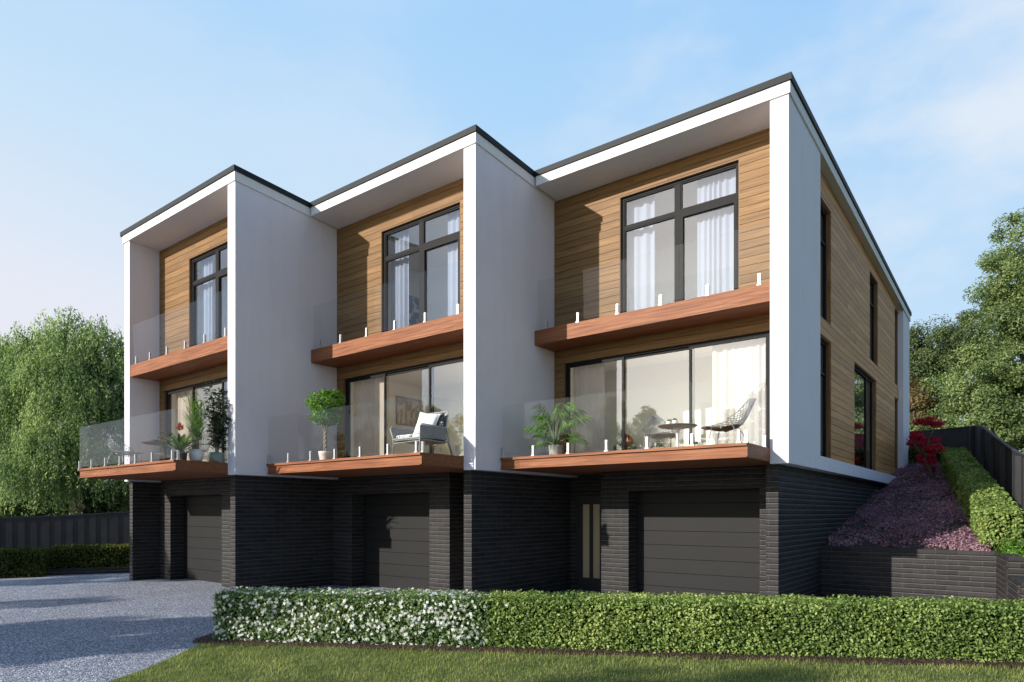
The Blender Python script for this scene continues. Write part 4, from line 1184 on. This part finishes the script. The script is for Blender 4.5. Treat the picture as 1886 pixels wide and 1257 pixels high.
for t in np.linspace(0, 1, 12):
    y = -1.8 + t * 16.4; x = 3.62 - 0.128 * (y - 1.2)
    fl.append((x, y, 0.9 if y < 3 else float(bank_z(0, y)) - 0.1, np.interp(y, [-1.8, 3.2, 5.4, 6.6, 10.6, 13.0, 14.6], [2.45, 2.72, 2.98, 3.16, 3.92, 4.40, 4.62])))
fl += [(1.72, 15.1, 3.3, 4.66), (1.35, 15.42, 3.3, 4.67), (0.8, 15.5, 3.3, 4.66), (-0.3, 15.5, 3.3, 4.64), (-5, 15.5, 3.3, 4.6)]
fence('board_fence', 'curving charcoal board fence above the bank on the right', fl)
lf = [(-24.2, -12.2, -0.05, 1.60), (-20.72, -5.5, -0.05, 1.64), (-19.97, -4.0, -0.05, 1.71), (-19.2, -2.5, -0.05, 1.82), (-16.6, 2.8, -0.05, 2.1)]
fence('board_fence', 'straight charcoal board fence behind the dark hedges on the left', lf)

# ------------------------------------------------------------------ balcony furniture and potted plants
def pot_lathe(mat, prof, root, name='pot', seg=28):
    mb = MB(); mb.lathe(prof, seg); return mb.build(name, mat, root, smooth=True)

def wire_chair(loc, rz, label, pad=True, group='wire chairs on the balconies'):
    """diamond-mesh shell chair on thin sled legs; faces local +x"""
    root = thing('wire_chair', loc, label, 'chair', group, rz)
    prof = [(0.42, 0.37), (0.30, 0.365), (0.15, 0.335), (0.0, 0.32), (-0.14, 0.345), (-0.25, 0.42), (-0.33, 0.54), (-0.40, 0.68), (-0.47, 0.82)]
    half = [0.17, 0.25, 0.30, 0.33, 0.34, 0.32, 0.26, 0.17, 0.05]
    rise = [0.0, 0.02, 0.05, 0.09, 0.12, 0.10, 0.05, 0.02, 0.0]
    tt = np.linspace(0, 1, 9)
    def S(u, v):
        x, z = np.interp(u, tt, [p[0] for p in prof]), np.interp(u, tt, [p[1] for p in prof])
        h, r = np.interp(u, tt, half), np.interp(u, tt, rise)
        return (float(x + (0.10 * v * v if u > 0.5 else 0)), float(h * v), float(z + r * v * v))
    mb = MB(); n = 11
    for k in range(-n, n + 1):
        for sgn in (1, -1):
            pts = []
            for i in range(25):
                u = i / 24; v = k / n * 2 + sgn * (u - 0.5) * 2.6
                if -1 <= v <= 1: pts.append(S(u, v))
                elif pts: break
            if len(pts) > 1: mb.tube(pts, 0.0048, 4, caps=False)
    mb.build('mesh_shell', M['wire'], root)
    mb = MB()
    rim = [S(u, 1) for u in np.linspace(0, 1, 18)] + [S(1, v) for v in np.linspace(1, -1, 6)[1:]] + [S(u, -1) for u in np.linspace(1, 0, 18)[1:]] + [S(0, v) for v in np.linspace(-1, 1, 6)[1:]]
    mb.tube(rim, 0.007, 6); mb.build('rim', M['wire'], root)
    for s in (-1, 1):
        mb = MB(); mb.tube([(0.20, s * 0.24, 0.385), (0.24, s * 0.27, 0.20), (0.27, s * 0.29, 0.010), (0.0, s * 0.30, 0.008), (-0.27, s * 0.29, 0.010), (-0.22, s * 0.27, 0.22), (-0.12, s * 0.25, 0.40)], 0.008, 6)
        mb.build('leg', M['wire'], root, smooth=True)
    mb = MB(); mb.tube([(0.05, -0.28, 0.34), (0.05, 0, 0.29), (0.05, 0.28, 0.34)], 0.007, 6); mb.build('crossbar', M['wire'], root)
    if pad:
        mb = MB(); ring = []
        for z_, sc in ((-0.01, 0.9), (0.006, 1.0), (0.022, 0.92)):
            ring.append([(0.10 + 0.30 * sc * math.cos(a), 0.25 * sc * math.sin(a), 0.338 + z_ + 0.05 * abs(math.cos(a)) ** 2 * (0.8 if math.cos(a) > 0 else 1.2)) for a in np.linspace(0, 2 * math.pi, 25)[:-1]])
        for i in range(2):
            for k in range(24): mb.face([ring[i][k], ring[i][(k + 1) % 24], ring[i + 1][(k + 1) % 24], ring[i + 1][k]])
        mb.face(ring[2]); mb.face(ring[0][::-1])
        mb.build('seat_pad', M['pad'], root, smooth=True)
    return root

def pedestal_table(loc, r, h, label, stem_mat, group='round tables on the balconies'):
    root = thing('round_table', loc, label, 'table', group)
    mb = MB(); mb.lathe([(r * 0.90, h - 0.03), (r, h - 0.012), (r, h - 0.004), (r - 0.01, h)], 40); mb.build('table_top', M['table_wood'], root)
    mb = MB(); mb.lathe([(0.20, 0.0), (0.195, 0.012), (0.07, 0.03), (0.03, 0.10), (0.022, h * 0.5), (0.035, h * 0.78), (0.085, h - 0.031)], 28); mb.build('pedestal', stem_mat, root, smooth=True)
    return root

# right-hand townhouse, lower balcony (deck at 2.93)
ZD = ZF + 0.001
pedestal_table((-1.93, -0.10, ZD), 0.36, 0.50, 'round dark wood pedestal table on balcony of right-hand townhouse', M['pot_white'])
wire_chair((-0.93, -0.28, ZD), R_(186), 'wire mesh chair with brown pad right of the wooden pedestal table')
wire_chair((-2.42, 0.22, ZD), R_(-48), 'wire mesh chair behind the left rim of the wooden pedestal table')
for dx, dy, rr, lab in ((-0.06, 0.02, 0.052, 'small white bowl with a plant on the wooden table, right one'), (-0.20, 0.06, 0.045, 'smaller white cup with a plant on the wooden table, left one')):
    root = thing('table_planter', (-1.93 + dx, -0.10 + dy, ZD + 0.50), lab, 'planter', 'small planters on the wooden table')
    pot_lathe(M['pot_white'], [(rr * 0.7, 0.0), (rr, 0.05), (rr * 1.05, 0.10), (rr * 0.9, 0.10), (rr * 0.85, 0.085)], root)
    n = 60; d = unit(rng.normal(size=(n, 3))); d[:, 2] = np.abs(d[:, 2])
    v, f = leaf_geo(d * rr * 0.8 + np.array([0, 0, 0.10]), d, 0.03); mesh_np('foliage', v, f, M['darkleaf'], root)

def palm(loc, label):
    root = thing('potted_palm', loc, label, 'potted palm')
    pot_lathe(M['pot_concrete'], [(0.115, 0.0), (0.125, 0.02), (0.135, 0.21), (0.14, 0.22), (0.14, 0.235), (0.12, 0.235), (0.115, 0.20)], root)
    mb = MB(); P, Nn, Dd, L = [], [], [], []
    spec = [(0.3, 86, 1.25), (2.2, 80, 1.20), (4.3, 78, 1.22), (5.6, 70, 1.25), (0.9, 66, 1.25), (3.2, 64, 1.15), (1.6, 58, 1.05), (4.9, 55, 1.10), (0.1, 52, 1.20), (2.7, 50, 1.0), (3.8, 46, 0.95), (5.9, 44, 1.05), (1.2, 40, 0.85), (4.5, 34, 0.80), (2.3, 30, 0.70), (0.5, 28, 0.80), (3.4, 24, 0.62)]
    for az, el_, ln in spec:
        az += random.uniform(-.15, .15); el = R_(el_)
        d = np.array([math.cos(az), math.sin(az), 0])
        pts = []
        for t in np.linspace(0, 1, 14):
            h = ln * (math.sin(el) * t - 0.30 * t ** 3); o = ln * (math.cos(el) * t * 0.52 + 0.20 * t * t)
            pts.append(np.array([0, 0, 0.22]) + d * o + np.array([0, 0, h]))
        mb.tube([tuple(p) for p in pts], [0.008 * (1 - 0.8 * t) + 0.002 for t in np.linspace(0, 1, 14)], 5)
        pts = np.array(pts); s = np.array([-d[1], d[0], 0])
        for t in np.linspace(0.52, 1.0, 15):
            i = t * 13; p = np.array([np.interp(i, range(14), pts[:, j]) for j in range(3)])
            for sg in (-1, 1):
                dr = unit((s * sg * (1.0 - 0.45 * t) + d * (0.25 + 0.6 * t) + np.array([0, 0, -0.35 - 0.45 * random.random()]))[None])[0]
                le = 0.29 * (0.6 + 0.4 * math.sin(math.pi * min(1, (t - 0.45) * 1.6)))
                P.append(p + dr * le * 0.5); Dd.append(dr); Nn.append(np.array([0, 0, 0.7]) + 0.8 * s * sg + rng.normal(size=3) * 0.25); L.append(le)
    mb.build('stem', mat_plain('palm_stem', (0.10, 0.16, 0.06), 0.6), root)
    v, f = leaf_geo(np.array(P), np.array(Nn), np.array(L), 0.085, d=np.array(Dd), fold=0.02)
    mesh_np('foliage', v, f, M['palm'], root)
palm((-4.28, -0.62, ZD), 'bright green fan palm in concrete pot on balcony of right-hand townhouse')

# inside the right-hand lower room, seen through the panes
root = thing('stool', (-4.10, 1.95, ZF + 0.005), 'dark cube stool inside the room behind left pane of right-hand townhouse', 'stool')
mb = MB(); mb.box(-0.2, 0.2, -0.2, 0.2, 0.04, 0.42); mb.build('seat', M['pot_dark'], root, bevel=0.02)
mb = MB()
for a in (-0.15, 0.15):
    for b in (-0.15, 0.15): mb.box(a - 0.02, a + 0.02, b - 0.02, b + 0.02, 0, 0.04)
mb.build('base', M['frame'], root)
mb = MB(); mb.lathe([(0.10, 0.0), (0.19, 0.05), (0.18, 0.14), (0.11, 0.23), (0.02, 0.27)], 20)
o = mb.build('cushion', M['red'], None, smooth=True); o.location = (-4.10, 1.95, ZF + 0.426); tag(o, 'rounded red cushion lying on the dark cube stool', 'cushion')
def room_planter(loc, r, h, mat, label, leafy):
    root = thing('room_planter', loc, label, 'planter', 'planters inside the right-hand townhouse')
    pot_lathe(mat, [(r * 0.62, 0), (r * 0.9, h * 0.5), (r, h), (r * 0.9, h), (r * 0.85, h * 0.85)], root)
    n = leafy; d = unit(rng.normal(size=(n, 3))); d[:, 2] = np.abs(d[:, 2]) * 0.9
    v, f = leaf_geo(d * r * rng.uniform(0.3, 1.0, n)[:, None] + np.array([0, 0, h]), d + rng.normal(size=(n, 3)) * 0.4, 0.12, 0.35); mesh_np('foliage', v, f, M['darkleaf'], root)
room_planter((-3.05, 1.5, ZF + 0.005), 0.19, 0.28, M['pot_green'], 'green tub behind the middle pane, left of the wooden table', 40)
room_planter((-2.16, 1.35, ZF + 0.005), 0.13, 0.20, M['pot_dark'], 'dark leafy plant behind the pane, under the wooden table', 160)
room_planter((-1.62, 1.5, ZF + 0.005), 0.20, 0.24, M['pot_dark'], 'wide dark bowl behind the right pane, beside the wooden table', 30)
# middle townhouse, lower balcony
def ficus(loc, label):
    root = thing('potted_ficus', loc, label, 'potted tree'); root.scale = (0.93, 0.93, 0.83)
    pot_lathe(M['pot_marble'], [(0.115, 0.0), (0.125, 0.02), (0.155, 0.22), (0.165, 0.27), (0.15, 0.27), (0.14, 0.23)], root)
    mb = MB()
    for k in range(3):
        pts = []
        for t in np.linspace(0, 1, 26):
            a = t * 13 + k * 2.094; r = 0.028 * (1 - 0.25 * t) + max(0, t - 0.82) * 0.35
            pts.append((r * math.cos(a), r * math.sin(a), 0.22 + 0.72 * t))
        mb.tube(pts, 0.018, 6)
        for j in range(4):
            a = k * 2.094 + j * 1.3; mb.tube([pts[-1], (0.18 * math.cos(a), 0.18 * math.sin(a), 1.12 + 0.1 * j), (0.34 * math.cos(a), 0.34 * math.sin(a), 1.25 + 0.15 * j)], [0.012, 0.008, 0.003], 5)
    mb.build('trunk', M['bark_pale'], root, smooth=True)
    P, Nn = [], []
    for (cx, cy, cz, rx, rz_, n) in ((0.0, 0, 1.55, 0.47, 0.34, 1700), (0.02, 0, 1.16, 0.40, 0.24, 900), (-0.40, 0, 1.48, 0.15, 0.09, 130), (0.2, 0.1, 1.75, 0.24, 0.14, 250)):
        d = unit(rng.normal(size=(n, 3))); rr = rng.uniform(0.45, 1.0, n) ** 0.5 * (0.9 + 0.14 * np.sin(d[:, 0] * 8 + d[:, 2] * 6))
        P.append(np.array([cx, cy, cz]) + d * rr[:, None] * np.array([rx, rx, rz_])); Nn.append(d * 0.6 + np.array([0, 0, 0.4]) + rng.normal(size=(n, 3)) * 0.5)
    P, Nn = np.concatenate(P), np.concatenate(Nn)
    v, f = leaf_geo(P, Nn, 0.075 * rng.uniform(0.7, 1.25, len(P)), 0.5); mesh_np('foliage', v, f, M['ficus'], root)
ficus((-8.92, -2.68, ZD), 'round-headed ficus with braided trunk in pink marbled pot on middle balcony')

def lounge_chair(loc, rz, label):
    """low steel-tube armchair with rope-woven sides; faces local -y; origin at the deck, centre"""
    root = thing('lounge_chair', loc, label, 'armchair', None, rz)
    hw = 0.36; T = 0.013
    mb = MB()                                             # back hoop and rear legs
    mb.tube([(-hw - 0.03, 0.46, 0.0), (-hw, 0.30, 0.40), (-hw + 0.02, 0.40, 0.84), (-hw + 0.06, 0.41, 0.87), (hw - 0.06, 0.41, 0.87), (hw - 0.02, 0.40, 0.84), (hw, 0.30, 0.40), (hw + 0.03, 0.46, 0.0)], T, 8)
    mb.build('back_frame', M['tube'], root, smooth=True)
    for s in (-1, 1):
        mb = MB(); mb.tube([(s * hw, -0.38, 0.0), (s * hw, -0.38, 0.31), (s * (hw + 0.045), -0.42, 0.50), (s * (hw + 0.05), -0.37, 0.545), (s * (hw + 0.04), 0.28, 0.53), (s * hw, 0.37, 0.40), (s * (hw + 0.03), 0.46, 0.0)], T, 8)
        mb.build('arm_frame', M['tube'], root, smooth=True)
        mb = MB(); r_ = [(s * (hw + 0.042), -0.40, 0.53), (s * (hw + 0.036), 0.27, 0.52), (s * hw, 0.33, 0.30), (s * hw, -0.36, 0.30)]
        mb.prism(r_, (s * -0.012, 0, 0)); mb.build('woven_side', M['weave'], root)
    mb = MB(); mb.tube([(-hw, -0.38, 0.30), (hw, -0.38, 0.30)], T, 8); mb.tube([(-hw, 0.33, 0.27), (hw, 0.33, 0.27)], T, 8)
    mb.tube([(-hw, -0.38, 0.22), (hw, -0.38, 0.24)], 0.007, 6)
    mb.build('seat_rail', M['tube'], root)
    mb = MB(); mb.hexa([(-hw + 0.01, -0.37, 0.27), (hw - 0.01, -0.37, 0.27), (hw - 0.01, 0.34, 0.24), (-hw + 0.01, 0.34, 0.24), (-hw + 0.01, -0.37, 0.292), (hw - 0.01, -0.37, 0.292), (hw - 0.01, 0.34, 0.262), (-hw + 0.01, 0.34, 0.262)])
    mb.build('seat', M['weave'], root)
    mb = MB(); mb.hexa([(-hw + 0.03, 0.31, 0.28), (hw - 0.03, 0.31, 0.28), (hw - 0.03, 0.325, 0.28), (-hw + 0.03, 0.325, 0.28), (-hw + 0.04, 0.395, 0.84), (hw - 0.04, 0.395, 0.84), (hw - 0.04, 0.41, 0.84), (-hw + 0.04, 0.41, 0.84)])
    mb.build('woven_back', M['weave'], root)
    return root
LC = (-6.10, -2.56, ZD)
lounge_chair(LC, 0, 'grey steel-tube lounge chair with woven sides on middle balcony')
def pillow(name, loc, w, h, t, rot, mat, label, cat):
    """soft square pillow, pinched at the corners"""
    n = 12; mb = MB(); g = np.linspace(-1, 1, n + 1)
    def pt(a, b, s):
        k = (1 - abs(a) ** 3.0) * (1 - abs(b) ** 3.0)
        q_ = 1 - 0.10 * (1 - abs(a)) * abs(b) ** 2
        q2 = 1 - 0.10 * (1 - abs(b)) * abs(a) ** 2
        return (a * w / 2 * q2, s * t / 2 * k ** 0.6, b * h / 2 * q_)
    for s in (-1, 1):
        for i in range(n):
            for j in range(n):
                q_ = [pt(g[i], g[j], s), pt(g[i + 1], g[j], s), pt(g[i + 1], g[j + 1], s), pt(g[i], g[j + 1], s)]
                mb.face(q_ if s < 0 else q_[::-1])
    o = mb.build(name, mat, None, smooth=True); o.location = loc; o.rotation_euler = rot
    return tag(o, label, cat)
mb = MB(); mb.box(-0.33, 0.33, -0.35, 0.30, 0, 0.085)
o = mb.build('seat_cushion', M['leafprint'], None, bevel=0.03); o.location = (LC[0], LC[1], LC[2] + 0.296); tag(o, 'white seat cushion with dark leaf print in the lounge chair', 'cushion')
pillow('pillow', (LC[0] + 0.03, LC[1] + 0.12, LC[2] + 0.61), 0.50, 0.50, 0.17, (R_(-18), R_(8), R_(8)), M['cushion'], 'plain white pillow leaning in front on the lounge chair back', 'pillow')
pillow('pillow', (LC[0] + 0.15, LC[1] + 0.265, LC[2] + 0.61), 0.42, 0.42, 0.11, (R_(-14), R_(-6), R_(0)), M['blackprint'], 'black patterned pillow tucked behind the plain white one', 'pillow')

# left-hand townhouse, lower balcony
pedestal_table((-13.55, -3.95, ZD), 0.52, 0.60, 'wide dark round table on balcony of left-hand townhouse', M['frame'])
wire_chair((-14.6, -4.45, ZD), R_(20), 'wire mesh chair left of the wide dark table on left-hand balcony', pad=False)
wire_chair((-14.35, -3.45, ZD), R_(-25), 'wire mesh chair behind the wide dark table, against the white wall', pad=False)
wire_chair((-12.75, -3.6, ZD), R_(205), 'wire mesh chair between the wide dark table and the orange bromeliad', pad=True)

def strap_plant(loc, label):
    root = thing('bromeliad', loc, label, 'potted plant')
    mb = MB(); mb.lathe([(0.13, 0), (0.15, 0.16), (0.15, 0.18), (0.13, 0.18)], 4); mb.build('pot', M['pot_dark'], root)
    V, F = [], []
    for k in range(26):
        az = k * 2.4; el = R_(82 - 2.0 * k); ln = 0.50 + 0.10 * random.random()
        d = np.array([math.cos(az), math.sin(az), 0]); s = np.array([-d[1], d[0], 0])
        prev = None
        for i, t in enumerate(np.linspace(0, 1, 7)):
            p_ = np.array([0, 0, 0.17]) + d * ln * (math.cos(el) * t + 0.25 * t * t) + np.array([0, 0, ln * (math.sin(el) * t - 0.25 * t ** 3)])
            w = 0.042 * (1 - t ** 2.2) * (0.6 + 0.8 * min(t * 2, 1)) + 0.002
            V += [p_ - s * w + np.array([0, 0, 0.012]), p_, p_ + s * w + np.array([0, 0, 0.012])]
            b = len(V) - 6
            if i: F += [(b, b + 1, b + 4, b + 3), (b + 1, b + 2, b + 5, b + 4)]
    mesh_np('foliage', np.array(V), np.array(F), M['darkleaf'] if False else M['jasmine'], root, smooth=True)
    n = 34; a = rng.uniform(0, 6.28, n); z = rng.uniform(0, 1, n)
    d = np.stack([np.cos(a), np.sin(a), 0.8 + z * 1.2], 1)
    v, f = leaf_geo(np.array([0, 0, 0.62]) + unit(d) * 0.06 + np.stack([0 * z, 0 * z, z * 0.10], 1), np.cross(d, np.array([0.3, 0.2, 1.0])), 0.11, 0.3, d=d)
    mesh_np('flower', v, f, M['orange'], root)
strap_plant((-11.02, -4.80, ZD), 'orange-flowered bromeliad with broad strap leaves at balcony corner')

def reed_plant(loc, label):
    root = thing('potted_reed', loc, label, 'potted plant')
    pot_lathe(M['pot_white'], [(0.10, 0.0), (0.125, 0.03), (0.148, 0.13), (0.155, 0.25), (0.14, 0.25), (0.135, 0.21)], root)
    mb = MB(); P, Nn, Dd, L = [], [], [], []
    for k in range(16):
        a = random.uniform(0, 6.28); r = random.uniform(0.0, 0.07); h = random.uniform(0.5, 1.15)
        x, y = r * math.cos(a), r * math.sin(a); ex, ey = x * 2.6, y * 2.6
        mb.tube([(x, y, 0.22), ((x + ex) / 2, (y + ey) / 2, 0.22 + h * 0.5), (ex, ey, 0.22 + h)], [0.006, 0.005, 0.003], 5)
        for j in range(36):
            t = random.uniform(0.25, 1.05); az = random.uniform(0, 6.28); e = random.uniform(0.5, 1.4)
            d = np.array([math.cos(az), math.sin(az), e]); d /= np.linalg.norm(d); le = random.uniform(0.14, 0.30)
            P.append(np.array([x + (ex - x) * t, y + (ey - y) * t, 0.22 + h * t]) + d * le * 0.5); Dd.append(d); Nn.append(np.array([-d[0], -d[1], 0.8])); L.append(le)
    mb.build('stem', M['bark_pale'], root)
    v, f = leaf_geo(np.array(P), np.array(Nn), np.array(L), 0.07, d=np.array(Dd), fold=0.02); mesh_np('foliage', v, f, M['ficus'], root)
reed_plant((-10.98, -4.48, ZD), 'grassy reed plant in round white pot beside the bromeliad')

def leafy_tree(loc, label):
    root = thing('potted_rubber_plant', loc, label, 'potted plant')
    pot_lathe(M['pot_green'], [(0.15, 0.0), (0.17, 0.04), (0.175, 0.20), (0.16, 0.22), (0.14, 0.20)], root)
    mb = MB(); P, Nn, Dd, L = [], [], [], []
    for k in range(15):
        a = k * 2.4; h = random.uniform(0.7, 1.58); r = 0.36 * (1 - 0.55 * (h - 0.6))
        pts = [np.array([0.02 * math.cos(a), 0.02 * math.sin(a), 0.2]), np.array([r * 0.4 * math.cos(a), r * 0.4 * math.sin(a), 0.2 + h * 0.6]), np.array([r * math.cos(a), r * math.sin(a), 0.2 + h])]
        mb.tube([tuple(p) for p in pts], [0.012, 0.008, 0.003], 5)
        for j in range(60):
            t = random.uniform(0.12, 1.0); b = pts[0] + (pts[1] - pts[0]) * min(1, t * 2) if t < 0.5 else pts[1] + (pts[2] - pts[1]) * (t * 2 - 1)
            az = random.uniform(0, 6.28); d = np.array([math.cos(az), math.sin(az), random.uniform(-0.7, 0.4)]); d /= np.linalg.norm(d); le = random.uniform(0.10, 0.17)
            P.append(b + d * (le * 0.5 + 0.05)); Dd.append(d); Nn.append(np.array([0, 0, 1.0]) + rng.normal(size=3) * 0.35); L.append(le)
    mb.build('stem', M['bark'], root)
    v, f = leaf_geo(np.array(P), np.array(Nn), np.array(L), 0.45, d=np.array(Dd), fold=0.06); mesh_np('foliage', v, f, M['darkleaf'], root)
leafy_tree((-10.98, -4.02, ZD), 'tall dark glossy-leaved plant in low green pot before left-hand sliding door')
